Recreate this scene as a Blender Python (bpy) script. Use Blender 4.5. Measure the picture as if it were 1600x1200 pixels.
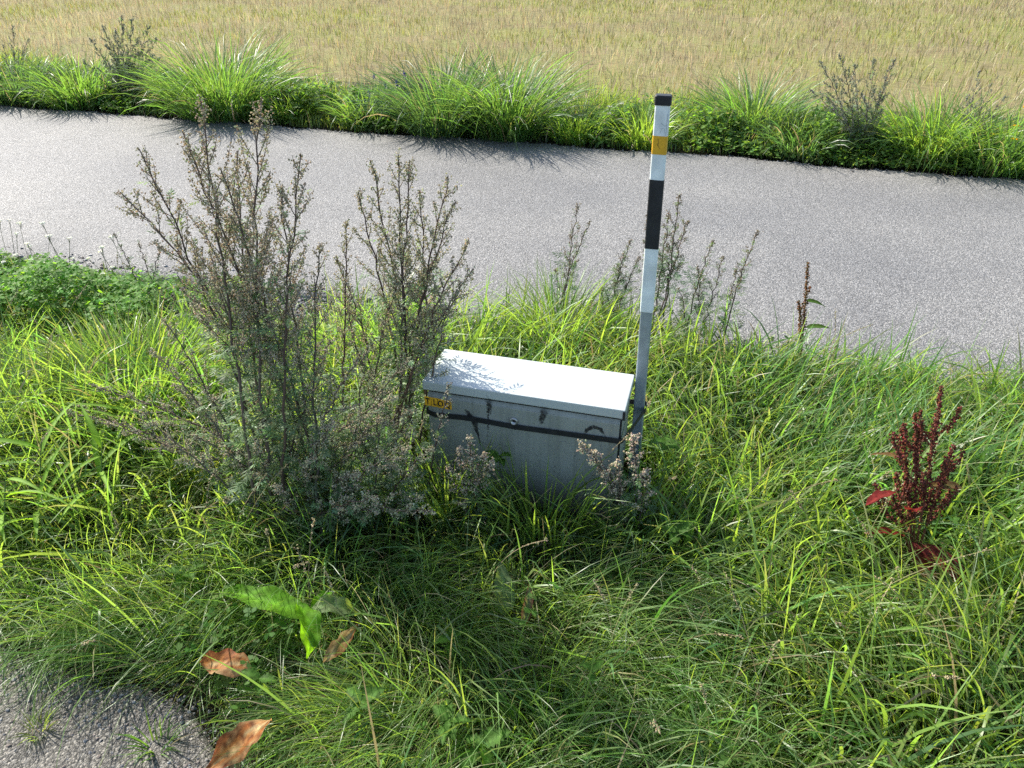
import bpy, math, random
import numpy as np
from mathutils import Vector, Matrix

for o in list(bpy.data.objects):
    bpy.data.objects.remove(o)
scene = bpy.context.scene
COL = scene.collection

# ------------------------------------------------------------------ camera, sky, sun, exposure
FPX, PITCH, YAW, CAMH = 1202.0, math.radians(32.0), math.radians(15.2), 1.65
cam_d = bpy.data.cameras.new("camera")
cam_d.sensor_width = 36.0
cam_d.lens = 36.0 * FPX / 1600.0
cam_d.clip_start = 0.05
cam_d.clip_end = 2000.0
cam = bpy.data.objects.new("camera", cam_d)
COL.objects.link(cam)
cam.location = (0, 0, CAMH)
cam.rotation_euler = (math.pi / 2 - PITCH, 0, YAW)
scene.camera = cam

SUN_AZ = math.atan2(0.44, -0.90)      # direction towards the sun, measured from +X
SUN_EL = math.radians(39.0)
world = bpy.data.worlds.new("World")
scene.world = world
world.use_nodes = True
wn = world.node_tree
sky = wn.nodes.new("ShaderNodeTexSky")
sky.sky_type = 'NISHITA'
sky.sun_disc = False
sky.sun_elevation = SUN_EL
sky.sun_rotation = math.pi / 2 - SUN_AZ
sky.air_density = 1.0
sky.dust_density = 1.5
bg = wn.nodes["Background"]
bg.inputs[1].default_value = 0.15
wn.links.new(sky.outputs[0], bg.inputs[0])
sun_d = bpy.data.lights.new("sun", 'SUN')
sun_d.energy = 5.0
sun_d.angle = math.radians(0.5)
sun_d.color = (1.0, 0.95, 0.86)
sun = bpy.data.objects.new("sun", sun_d)
COL.objects.link(sun)
sv = Vector((math.cos(SUN_AZ) * math.cos(SUN_EL), math.sin(SUN_AZ) * math.cos(SUN_EL), math.sin(SUN_EL)))
sun.rotation_euler = sv.to_track_quat('Z', 'Y').to_euler()
sun.location = sv * 30
scene.view_settings.view_transform = 'Standard'
scene.view_settings.look = 'None'
scene.view_settings.exposure = 1.2
scene.view_settings.gamma = 1.0
scene.view_settings.use_curve_mapping = False
scene.cycles.use_denoising = False
scene.cycles.max_bounces = 5
scene.cycles.diffuse_bounces = 3
scene.cycles.glossy_bounces = 2
scene.cycles.transmission_bounces = 4
scene.cycles.transparent_max_bounces = 8
scene.cycles.caustics_reflective = False
scene.cycles.caustics_refractive = False

# ------------------------------------------------------------------ survey helper: a point seen in the photograph -> a place
CF = np.array([-math.sin(YAW) * math.cos(PITCH), math.cos(YAW) * math.cos(PITCH), -math.sin(PITCH)])
CR = np.array([math.cos(YAW), math.sin(YAW), 0.0])
CU = np.cross(CR, CF)
CC = np.array([0, 0, CAMH])
def gp(u, v, z=0.0):
    d = CF * FPX + CR * (u - 800) + CU * (600 - v)
    return CC + d * (z - CAMH) / d[2]
def gy(u, v, y):
    d = CF * FPX + CR * (u - 800) + CU * (600 - v)
    return CC + d * y / d[1]
def proj(P):
    d = P - CC
    z = np.maximum(d @ CF, 1e-3)
    return 800 + FPX * (d @ CR) / z, 600 - FPX * (d @ CU) / z

random.seed(5)

def vnoise(x, y, scale, seed):
    g = np.random.default_rng(seed).random((257, 257))
    X = np.asarray(x) / scale + 60.0
    Y = np.asarray(y) / scale + 60.0
    xi = np.floor(X).astype(int); yi = np.floor(Y).astype(int)
    fx = X - xi; fy = Y - yi
    fx = fx * fx * (3 - 2 * fx); fy = fy * fy * (3 - 2 * fy)
    a = g[xi % 256, yi % 256]; b = g[(xi + 1) % 256, yi % 256]
    c = g[xi % 256, (yi + 1) % 256]; d = g[(xi + 1) % 256, (yi + 1) % 256]
    return (a * (1 - fx) + b * fx) * (1 - fy) + (c * (1 - fx) + d * fx) * fy
def fbm(x, y, scale, seed):
    return (vnoise(x, y, scale, seed) * 0.55 + vnoise(x, y, scale * 0.47, seed + 1) * 0.3 + vnoise(x, y, scale * 0.21, seed + 2) * 0.15)

# ------------------------------------------------------------------ mesh helpers
class Acc:
    """collects vertices, faces of any size and point colours; builds ONE mesh"""
    def __init__(self):
        self.v = []; self.c = []; self.n = 0
        self.f = []                       # list of (k, array (m,k))
    def add(self, verts, faces, col=(0.5, 0.5, 0.5)):
        verts = np.asarray(verts, dtype=np.float64).reshape(-1, 3)
        col = np.asarray(col, dtype=np.float64)
        if col.ndim == 1:
            col = np.tile(col[:3], (len(verts), 1))
        if isinstance(faces, np.ndarray):
            faces = [faces]
        for fa in faces:
            fa = np.asarray(fa)
            if len(fa):
                self.f.append(fa + self.n)
        self.v.append(verts); self.c.append(col); self.n += len(verts)
    def mesh(self, name, mat, smooth=True, off=(0, 0, 0)):
        me = bpy.data.meshes.new(name)
        if self.n == 0:
            return me
        V = np.concatenate(self.v) - np.asarray(off)
        C = np.concatenate(self.c)
        loops = np.concatenate([f.reshape(-1) for f in self.f])
        tot = np.concatenate([np.full(len(f), f.shape[1]) for f in self.f])
        st = np.concatenate([[0], np.cumsum(tot)[:-1]])
        me.vertices.add(len(V)); me.vertices.foreach_set("co", V.astype(np.float32).ravel())
        me.loops.add(len(loops)); me.loops.foreach_set("vertex_index", loops.astype(np.int32))
        me.polygons.add(len(tot)); me.polygons.foreach_set("loop_start", st.astype(np.int32))
        me.polygons.foreach_set("loop_total", tot.astype(np.int32))
        me.polygons.foreach_set("use_smooth", np.full(len(tot), smooth))
        me.update(calc_edges=True)
        at = me.attributes.new("Col", 'FLOAT_COLOR', 'POINT')
        at.data.foreach_set("color", np.column_stack([C, np.ones(len(C))]).astype(np.float32).ravel())
        if mat is not None:
            me.materials.append(mat)
        me.validate()
        return me

def obj(name, me, parent=None, loc=None):
    o = bpy.data.objects.new(name, me)
    COL.objects.link(o)
    if parent is not None:
        o.parent = parent
    if loc is not None:
        o.location = loc
    return o
def tag(o, label=None, cat=None, group=None, kind=None):
    if label: o["label"] = label
    if cat: o["category"] = cat
    if group: o["group"] = group
    if kind: o["kind"] = kind
    return o
def empty(name, loc):
    o = bpy.data.objects.new(name, None)
    o.empty_display_size = 0.1
    COL.objects.link(o)
    o.location = loc
    return o

def tube(acc, pts, rad, col, sides=5):
    pts = np.asarray(pts, float); n = len(pts)
    rad = np.broadcast_to(np.asarray(rad, float), (n,))
    T = np.gradient(pts, axis=0); T /= np.linalg.norm(T, axis=1)[:, None] + 1e-9
    ref = np.array([0.31, 0.87, 0.11]); ref /= np.linalg.norm(ref)
    A = np.cross(T, ref); A /= np.linalg.norm(A, axis=1)[:, None] + 1e-9
    B = np.cross(T, A)
    an = np.arange(sides) * 2 * math.pi / sides
    V = (pts[:, None, :] + rad[:, None, None] * (A[:, None, :] * np.cos(an)[None, :, None] + B[:, None, :] * np.sin(an)[None, :, None])).reshape(-1, 3)
    i = np.arange(n - 1)[:, None] * sides; j = np.arange(sides)[None, :]; k = (j + 1) % sides
    F = np.stack([i + j, i + k, i + sides + k, i + sides + j], -1).reshape(-1, 4)
    acc.add(V, F, col)

OCT_V = np.array([[0, 0, -1], [1, 0, 0], [0, 1, 0], [-1, 0, 0], [0, -1, 0], [0, 0, 1]], float)
OCT_F = np.array([[0, 2, 1], [0, 3, 2], [0, 4, 3], [0, 1, 4], [5, 1, 2], [5, 2, 3], [5, 3, 4], [5, 4, 1]])
def rot_rand(n, r):
    q = r.normal(size=(n, 4)); q /= np.linalg.norm(q, axis=1)[:, None]
    w, x, y, z = q.T
    return np.stack([np.stack([1 - 2 * (y * y + z * z), 2 * (x * y - z * w), 2 * (x * z + y * w)], -1),
                     np.stack([2 * (x * y + z * w), 1 - 2 * (x * x + z * z), 2 * (y * z - x * w)], -1),
                     np.stack([2 * (x * z - y * w), 2 * (y * z + x * w), 1 - 2 * (x * x + y * y)], -1)], 1)
def buds(acc, P, size, cols, r, stretch=1.5):
    n = len(P)
    if n == 0: return
    s = np.broadcast_to(np.asarray(size, float), (n,)) * r.uniform(0.7, 1.3, n)
    R = rot_rand(n, r)
    L = OCT_V[None] * np.stack([s, s, s * stretch], -1)[:, None, :]
    V = np.einsum('nij,nkj->nki', R, L) + P[:, None, :]
    F = (OCT_F[None] + (np.arange(n) * 6)[:, None, None]).reshape(-1, 3)
    acc.add(V.reshape(-1, 3), F, np.repeat(cols, 6, axis=0))

def jit(col, n, r, amt=0.25, hue=0.08):
    c = np.tile(np.asarray(col, float), (n, 1))
    c *= r.uniform(1 - amt, 1 + amt, n)[:, None]
    c *= 1 + r.normal(0, hue, (n, 3))
    return np.clip(c, 0.002, 1)

# ------------------------------------------------------------------ materials
def mat(name):
    m = bpy.data.materials.new(name); m.use_nodes = True
    return m, m.node_tree.nodes, m.node_tree.links
def leaf_mat(name, trans=0.52, rough=0.42, tint=(2.4, 2.15, 0.85), spec=0.55, mottle=False):
    m, N, L = mat(name)
    b = N["Principled BSDF"]; out = N["Material Output"]
    a = N.new("ShaderNodeAttribute"); a.attribute_name = "Col"
    b.inputs["Roughness"].default_value = rough
    b.inputs["Specular IOR Level"].default_value = spec
    csrc = a.outputs["Color"]
    if mottle:
        tc = N.new("ShaderNodeTexCoord")
        nz = N.new("ShaderNodeTexNoise"); nz.inputs["Scale"].default_value = 55; nz.inputs["Detail"].default_value = 6; nz.inputs["Roughness"].default_value = 0.65
        L.new(tc.outputs["Object"], nz.inputs["Vector"])
        rmp = N.new("ShaderNodeValToRGB"); e = rmp.color_ramp.elements
        e[0].position = 0.32; e[0].color = (0.55, 0.5, 0.5, 1); e[1].position = 0.68; e[1].color = (1.25, 1.25, 1.2, 1)
        L.new(nz.outputs["Fac"], rmp.inputs[0])
        mm = N.new("ShaderNodeMix"); mm.data_type = 'RGBA'; mm.blend_type = 'MULTIPLY'; mm.inputs[0].default_value = 1
        L.new(csrc, mm.inputs[6]); L.new(rmp.outputs[0], mm.inputs[7]); csrc = mm.outputs[2]
        bp = N.new("ShaderNodeBump"); bp.inputs["Strength"].default_value = 0.5; bp.inputs["Distance"].default_value = 0.004
        L.new(nz.outputs["Fac"], bp.inputs["Height"]); L.new(bp.outputs[0], b.inputs["Normal"])
    L.new(csrc, b.inputs["Base Color"])
    t = N.new("ShaderNodeBsdfTranslucent")
    mu = N.new("ShaderNodeMix"); mu.data_type = 'RGBA'; mu.blend_type = 'MULTIPLY'
    mu.inputs[0].default_value = 1.0
    L.new(csrc, mu.inputs[6])
    sp = N.new("ShaderNodeSeparateColor"); L.new(a.outputs["Color"], sp.inputs[0])
    dv = N.new("ShaderNodeMath"); dv.operation = 'DIVIDE'; L.new(sp.outputs[1], dv.inputs[0]); L.new(sp.outputs[0], dv.inputs[1])
    mr = N.new("ShaderNodeMapRange"); mr.inputs["From Min"].default_value = 0.95; mr.inputs["From Max"].default_value = 1.3
    L.new(dv.outputs[0], mr.inputs[0])
    tm = N.new("ShaderNodeMix"); tm.data_type = 'RGBA'
    tm.inputs[6].default_value = (1.15, 1.1, 0.85, 1); tm.inputs[7].default_value = (*tint, 1)
    L.new(mr.outputs[0], tm.inputs[0]); L.new(tm.outputs[2], mu.inputs[7])
    L.new(mu.outputs[2], t.inputs[0])
    mx = N.new("ShaderNodeMixShader"); mx.inputs[0].default_value = trans
    L.new(b.outputs[0], mx.inputs[1]); L.new(t.outputs[0], mx.inputs[2]); L.new(mx.outputs[0], out.inputs[0])
    return m
def attr_mat(name, rough=0.7, spec=0.3):
    m, N, L = mat(name)
    b = N["Principled BSDF"]
    a = N.new("ShaderNodeAttribute"); a.attribute_name = "Col"
    L.new(a.outputs["Color"], b.inputs["Base Color"])
    b.inputs["Roughness"].default_value = rough; b.inputs["Specular IOR Level"].default_value = spec
    return m
def plain(name, col, rough=0.5, metal=0.0, spec=0.5, dirt=0.12, dscale=14.0):
    """painted or metal surface with faint mottling"""
    m, N, L = mat(name)
    b = N["Principled BSDF"]
    tc = N.new("ShaderNodeTexCoord")
    no = N.new("ShaderNodeTexNoise"); no.inputs["Scale"].default_value = dscale; no.inputs["Detail"].default_value = 8
    L.new(tc.outputs["Object"], no.inputs["Vector"])
    cr = N.new("ShaderNodeValToRGB")
    cr.color_ramp.elements[0].position = 0.3; cr.color_ramp.elements[1].position = 0.7
    cr.color_ramp.elements[0].color = (*[c * (1 - dirt) for c in col], 1); cr.color_ramp.elements[1].color = (*[min(1, c * (1 + dirt * 0.4)) for c in col], 1)
    L.new(no.outputs["Fac"], cr.inputs[0]); L.new(cr.outputs[0], b.inputs["Base Color"])
    b.inputs["Roughness"].default_value = rough; b.inputs["Metallic"].default_value = metal; b.inputs["Specular IOR Level"].default_value = spec
    return m

M_grass = leaf_mat("grass_blade")
M_herb = leaf_mat("herb_leaf", 0.5, 0.62, (2.0, 2.0, 0.6), 0.18)
M_bleaf = leaf_mat("broad_leaf", 0.55, 0.55, (2.3, 2.1, 0.55), 0.1, True)
M_dull = leaf_mat("mugwort_leaf", 0.42, 0.6, (1.6, 1.6, 0.75), 0.3)
M_bud = leaf_mat("bud", 0.4, 0.8, (1.3, 1.25, 0.85), 0.15)
M_stem = attr_mat("stem_bark", 0.6)
M_straw = leaf_mat("straw", 0.35, 0.55, (1.2, 1.1, 0.8), 0.3)

def asphalt(name, base, lo, hi, scale):
    m, N, L = mat(name)
    b = N["Principled BSDF"]
    tc = N.new("ShaderNodeTexCoord")
    vo = N.new("ShaderNodeTexVoronoi"); vo.inputs["Scale"].default_value = scale
    vo2 = N.new("ShaderNodeTexVoronoi"); vo2.inputs["Scale"].default_value = scale * 2.3
    no = N.new("ShaderNodeTexNoise"); no.inputs["Scale"].default_value = 0.9; no.inputs["Detail"].default_value = 6
    no2 = N.new("ShaderNodeTexNoise"); no2.inputs["Scale"].default_value = scale * 0.5; no2.inputs["Detail"].default_value = 4
    for n in (vo, vo2, no, no2): L.new(tc.outputs["Object"], n.inputs["Vector"])
    sep = N.new("ShaderNodeSeparateColor"); L.new(vo.outputs["Color"], sep.inputs[0])
    cr = N.new("ShaderNodeValToRGB")
    e = cr.color_ramp.elements
    e[0].position = 0.0; e[0].color = (*[c * lo for c in base], 1)
    e[1].position = 1.0; e[1].color = (*[c * hi for c in base], 1)
    x = e.new(0.55); x.color = (*base, 1)
    x = e.new(0.9); x.color = (*[c * (0.4 + 0.6 * hi) for c in base], 1)
    L.new(sep.outputs[0], cr.inputs[0])
    cr2 = N.new("ShaderNodeValToRGB")
    cr2.color_ramp.elements[0].position = 0.3; cr2.color_ramp.elements[0].color = (0.78, 0.78, 0.79, 1)
    cr2.color_ramp.elements[1].position = 0.7; cr2.color_ramp.elements[1].color = (1.12, 1.1, 1.06, 1)
    L.new(no.outputs["Fac"], cr2.inputs[0])
    mu = N.new("ShaderNodeMix"); mu.data_type = 'RGBA'; mu.blend_type = 'MULTIPLY'; mu.inputs[0].default_value = 1
    L.new(cr.outputs[0], mu.inputs[6]); L.new(cr2.outputs[0], mu.inputs[7])
    L.new(mu.outputs[2], b.inputs["Base Color"])
    ad = N.new("ShaderNodeMath"); ad.operation = 'ADD'
    L.new(vo.outputs["Distance"], ad.inputs[0])
    mm = N.new("ShaderNodeMath"); mm.operation = 'MULTIPLY'; mm.inputs[1].default_value = 0.5
    L.new(vo2.outputs["Distance"], mm.inputs[0]); L.new(mm.outputs[0], ad.inputs[1])
    ad2 = N.new("ShaderNodeMath"); ad2.operation = 'SUBTRACT'; L.new(sep.outputs[1], ad2.inputs[0]); L.new(ad.outputs[0], ad2.inputs[1])
    bp = N.new("ShaderNodeBump"); bp.inputs["Strength"].default_value = 0.75; bp.inputs["Distance"].default_value = 0.004
    ad3 = N.new("ShaderNodeMath"); ad3.operation = 'MULTIPLY_ADD'; ad3.inputs[1].default_value = 2.0; L.new(no2.outputs["Fac"], ad3.inputs[0]); L.new(ad2.outputs[0], ad3.inputs[2])
    L.new(ad3.outputs[0], bp.inputs["Height"]); L.new(bp.outputs[0], b.inputs["Normal"])
    rr = N.new("ShaderNodeMapRange"); rr.inputs["To Min"].default_value = 0.55; rr.inputs["To Max"].default_value = 0.85
    L.new(sep.outputs[2], rr.inputs[0]); L.new(rr.outputs[0], b.inputs["Roughness"])
    b.inputs["Specular IOR Level"].default_value = 0.35
    return m

def soil(name, cols, scale, bump=0.03):
    m, N, L = mat(name)
    b = N["Principled BSDF"]; b.inputs["Roughness"].default_value = 0.95; b.inputs["Specular IOR Level"].default_value = 0.1
    tc = N.new("ShaderNodeTexCoord")
    no = N.new("ShaderNodeTexNoise"); no.inputs["Scale"].default_value = scale; no.inputs["Detail"].default_value = 12; no.inputs["Roughness"].default_value = 0.7
    L.new(tc.outputs["Object"], no.inputs["Vector"])
    cr = N.new("ShaderNodeValToRGB"); e = cr.color_ramp.elements
    e[0].position = 0.3; e[0].color = (*cols[0], 1); e[1].position = 0.72; e[1].color = (*cols[-1], 1)
    for i, c in enumerate(cols[1:-1]):
        x = e.new(0.3 + 0.42 * (i + 1) / (len(cols) - 1)); x.color = (*c, 1)
    L.new(no.outputs["Fac"], cr.inputs[0]); L.new(cr.outputs[0], b.inputs["Base Color"])
    bp = N.new("ShaderNodeBump"); bp.inputs["Strength"].default_value = 0.8; bp.inputs["Distance"].default_value = bump
    L.new(no.outputs["Fac"], bp.inputs["Height"]); L.new(bp.outputs[0], b.inputs["Normal"])
    return m

# ------------------------------------------------------------------ the setting: ground, path, pavement, field
def sheet(name, xs, ys, zf, material):
    a = Acc()
    X, Y = np.meshgrid(xs, ys, indexing='ij')
    V = np.stack([X, Y, zf(X, Y)], -1).reshape(-1, 3)
    n, k = len(xs), len(ys)
    i = np.arange(n - 1)[:, None] * k; j = np.arange(k - 1)[None, :]
    F = np.stack([i + j, i + k + j, i + k + j + 1, i + j + 1], -1).reshape(-1, 4)
    a.add(V, F)
    return tag(obj(name, a.mesh(name, material)), kind="structure")

M_soil = soil("verge_soil", [(0.018, 0.015, 0.010), (0.035, 0.03, 0.018), (0.05, 0.045, 0.022)], 9)
M_field = soil("field_soil", [(0.09, 0.075, 0.038), (0.18, 0.152, 0.072), (0.16, 0.16, 0.055), (0.25, 0.21, 0.10)], 1.1, 0.06)
gx = np.concatenate([[-900, -200, -40, -15], np.arange(-8, 6.01, 0.25), [15, 40, 200, 900]])
gyy = np.concatenate([[-400, -60, -10, -2], np.arange(-0.5, 8.8, 0.25), [12, 30, 100, 300, 900]])
def ground_z(X, Y):
    b = (vnoise(X, Y, 0.7, 3) - 0.5) * 0.05
    b *= np.clip((Y - 0.4) / 0.6, 0, 1) * np.clip((8.3 - Y) / 0.5, 0, 1)
    edge = np.clip(np.minimum(np.abs(Y - 4.6) - 1.45, 1) / 0.3, 0, 1)
    return -0.05 + (b + 0.03) * edge * (Y > 1.0) - 0.5 * (Y > 8.3)
sheet("ground", gx, gyy, ground_z, M_soil)

M_path = asphalt("path_asphalt", (0.160, 0.157, 0.152), 0.55, 1.9, 170)
M_pave = asphalt("pavement_asphalt", (0.098, 0.092, 0.082), 0.4, 2.5, 210)
def edge_near(x): return 3.08 + (fbm(x, x * 0, 0.8, 40) - 0.5) * 0.18 + (vnoise(x, x * 0, 0.09, 43) - 0.5) * 0.05
def edge_far(x): return 6.12 + (fbm(x, x * 0, 0.9, 50) - 0.5) * 0.16 + (vnoise(x, x * 0, 0.1, 53) - 0.5) * 0.05
def slab(name, xs, lo, hi, z, material):
    """a ragged-edged slab of asphalt, its two long edges real steps"""
    a = Acc()
    n = len(xs); rows = [(lo - 0.03, z - 0.09), (lo - 0.006, z - 0.014), (lo + 0.02, z)]
    for t in np.linspace(0, 1, 9)[1:-1]:
        rows.append((lo + (hi - lo) * t, z + 0.012 * math.sin(math.pi * t)))
    rows += [(hi - 0.02, z), (hi + 0.006, z - 0.014), (hi + 0.03, z - 0.09)]
    V = np.stack([np.stack([xs, r[0], np.full(n, r[1])], -1) for r in rows], 1).reshape(-1, 3)
    k = len(rows)
    i = np.arange(n - 1)[:, None] * k; j = np.arange(k - 1)[None, :]
    F = np.stack([i + j, i + k + j, i + k + j + 1, i + j + 1], -1).reshape(-1, 4)
    a.add(V, F)
    return tag(obj(name, a.mesh(name, material)), kind="structure")
px_ = np.concatenate([[-300, -60, -20], np.arange(-11, 7, 0.04), [15, 60, 300]])
slab("path", px_, edge_near(px_), edge_far(px_), 0.0, M_path)
def pave_edge(x):      # border between the foreground pavement and the verge
    return np.interp(x, [-9, -1.7, -1.25, -0.98, -0.84, -0.72, 9], [1.02, 0.95, 0.93, 0.87, 0.77, 0.50, 0.38]) + (vnoise(x, x * 0, 0.12, 61) - 0.5) * 0.06
pv = np.concatenate([[-300, -40, -9], np.arange(-4, 3, 0.03), [9, 40, 300]])
slab("pavement", pv, pave_edge(pv) * 0 - 4.0, pave_edge(pv), -0.004, M_pave)
fx = np.concatenate([[-900, -200, -60], np.arange(-30, 30.1, 0.5), [60, 200, 900]])
fy = np.concatenate([np.arange(7.55, 30, 0.5), [40, 80, 200, 450, 900]])
def field_z(X, Y):
    return -0.06 + np.clip((Y - 7.55) / 0.8, 0, 1) * (0.06 + (vnoise(X, Y, 1.3, 71) - 0.5) * 0.06)
sheet("field", fx, fy, field_z, M_field)

# ------------------------------------------------------------------ the cabinet and its marker post
def rbox(acc, x0, x1, y0, y1, z0, z1, r=0.004, col=(0.5, 0.5, 0.5)):
    """box with bevelled edges (chamfer on every edge)"""
    import bmesh
    bm = bmesh.new()
    bmesh.ops.create_cube(bm, size=1.0)
    for v in bm.verts:
        v.co = Vector(((x0 + x1) / 2 + v.co.x * (x1 - x0), (y0 + y1) / 2 + v.co.y * (y1 - y0), (z0 + z1) / 2 + v.co.z * (z1 - z0)))
    if r > 0:
        bmesh.ops.bevel(bm, geom=list(bm.edges), offset=r, segments=2, profile=0.6, affect='EDGES')
    bm.verts.index_update()
    V = [v.co[:] for v in bm.verts]
    by = {}
    for f in bm.faces: by.setdefault(len(f.verts), []).append([v.index for v in f.verts])
    acc.add(np.array(V), [np.array(x) for x in by.values()], col)
    bm.free()

def mesh_of(fn, name, material, off, smooth=False):
    a = Acc(); fn(a)
    return a.mesh(name, material, smooth, off)

def weathered(name, col, rough, mudtop):
    """painted sheet metal: faded mottling, rain streaks, earth splashed up from the ground"""
    m, N, L = mat(name)
    b = N["Principled BSDF"]; b.inputs["Roughness"].default_value = rough; b.inputs["Specular IOR Level"].default_value = 0.4
    tc = N.new("ShaderNodeTexCoord"); geo = N.new("ShaderNodeNewGeometry")
    mp = N.new("ShaderNodeMapping"); mp.inputs["Scale"].default_value = (60, 60, 2.2); L.new(geo.outputs["Position"], mp.inputs["Vector"])
    st = N.new("ShaderNodeTexNoise"); st.inputs["Scale"].default_value = 1.0; st.inputs["Detail"].default_value = 6; L.new(mp.outputs[0], st.inputs["Vector"])
    nz = N.new("ShaderNodeTexNoise"); nz.inputs["Scale"].default_value = 11; nz.inputs["Detail"].default_value = 9; L.new(geo.outputs["Position"], nz.inputs["Vector"])
    fz = N.new("ShaderNodeTexNoise"); fz.inputs["Scale"].default_value = 160; fz.inputs["Detail"].default_value = 4; L.new(geo.outputs["Position"], fz.inputs["Vector"])
    def ramp(src, p0, c0, p1, c1):
        r = N.new("ShaderNodeValToRGB"); e = r.color_ramp.elements
        e[0].position = p0; e[0].color = (*c0, 1); e[1].position = p1; e[1].color = (*c1, 1)
        L.new(src, r.inputs[0]); return r.outputs[0]
    def mul(x, y):
        k = N.new("ShaderNodeMix"); k.data_type = 'RGBA'; k.blend_type = 'MULTIPLY'; k.inputs[0].default_value = 1
        L.new(x, k.inputs[6]); L.new(y, k.inputs[7]); return k.outputs[2]
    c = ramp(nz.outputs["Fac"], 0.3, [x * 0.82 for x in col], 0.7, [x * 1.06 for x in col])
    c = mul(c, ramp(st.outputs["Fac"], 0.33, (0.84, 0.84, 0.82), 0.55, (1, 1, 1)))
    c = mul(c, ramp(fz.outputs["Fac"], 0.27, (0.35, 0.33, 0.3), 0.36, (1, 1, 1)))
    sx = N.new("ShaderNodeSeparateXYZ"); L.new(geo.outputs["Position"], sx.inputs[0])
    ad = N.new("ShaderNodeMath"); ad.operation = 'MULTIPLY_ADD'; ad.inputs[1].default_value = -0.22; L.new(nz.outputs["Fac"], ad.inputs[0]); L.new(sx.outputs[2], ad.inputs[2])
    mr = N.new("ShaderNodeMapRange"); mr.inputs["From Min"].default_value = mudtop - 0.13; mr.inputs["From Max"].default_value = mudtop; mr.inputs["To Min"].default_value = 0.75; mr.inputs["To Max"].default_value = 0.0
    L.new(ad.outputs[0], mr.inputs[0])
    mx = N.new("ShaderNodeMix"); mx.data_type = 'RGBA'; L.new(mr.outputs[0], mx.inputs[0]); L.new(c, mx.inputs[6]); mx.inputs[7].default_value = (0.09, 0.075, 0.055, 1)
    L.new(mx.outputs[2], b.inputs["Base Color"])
    return m
M_box = weathered("cabinet_paint_shaded", (0.25, 0.265, 0.238), 0.5, 0.03)  # the one cabinet paint, colour darkened for the shaded front
M_lid = plain("cabinet_paint_sunlit", (0.39, 0.42, 0.405), 0.45, 0, 0.4, 0.12, 5)  # same paint as the body, its colour lightened for sun on the lid
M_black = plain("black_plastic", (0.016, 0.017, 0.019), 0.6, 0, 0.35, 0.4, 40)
M_steel = plain("galvanised_steel", (0.33, 0.38, 0.43), 0.42, 0.55, 0.5, 0.3, 22)
M_white = plain("white_sleeve", (0.66, 0.70, 0.68), 0.4, 0, 0.5, 0.25, 22)
M_yellow = plain("yellow_reflector", (0.62, 0.34, 0.015), 0.4, 0, 0.5, 0.15, 30)
M_plate = plain("yellow_plate", (0.72, 0.38, 0.02), 0.45, 0, 0.5, 0.2, 60)
M_lock = plain("lock_metal", (0.45, 0.46, 0.46), 0.35, 0.8, 0.5, 0.3, 80)
def grime_mat():
    m, N, L = mat("grime")
    b = N["Principled BSDF"]; out = N["Material Output"]
    b.inputs["Base Color"].default_value = (0.014, 0.014, 0.013, 1); b.inputs["Roughness"].default_value = 0.9
    tc = N.new("ShaderNodeTexCoord"); no = N.new("ShaderNodeTexNoise"); no.inputs["Scale"].default_value = 130; no.inputs["Detail"].default_value = 5
    L.new(tc.outputs["Object"], no.inputs["Vector"])
    at = N.new("ShaderNodeAttribute"); at.attribute_name = "Col"
    ad = N.new("ShaderNodeMath"); ad.operation = 'ADD'; L.new(no.outputs["Fac"], ad.inputs[0]); L.new(at.outputs["Fac"], ad.inputs[1])
    mr = N.new("ShaderNodeMapRange"); mr.inputs["From Min"].default_value = 0.72; mr.inputs["From Max"].default_value = 1.15
    mr.inputs["To Max"].default_value = 0.9
    L.new(ad.outputs[0], mr.inputs[0])
    tr = N.new("ShaderNodeBsdfTransparent"); mx = N.new("ShaderNodeMixShader")
    L.new(mr.outputs[0], mx.inputs[0]); L.new(tr.outputs[0], mx.inputs[1]); L.new(b.outputs[0], mx.inputs[2]); L.new(mx.outputs[0], out.inputs[0])
    return m
M_grime = grime_mat()

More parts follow.
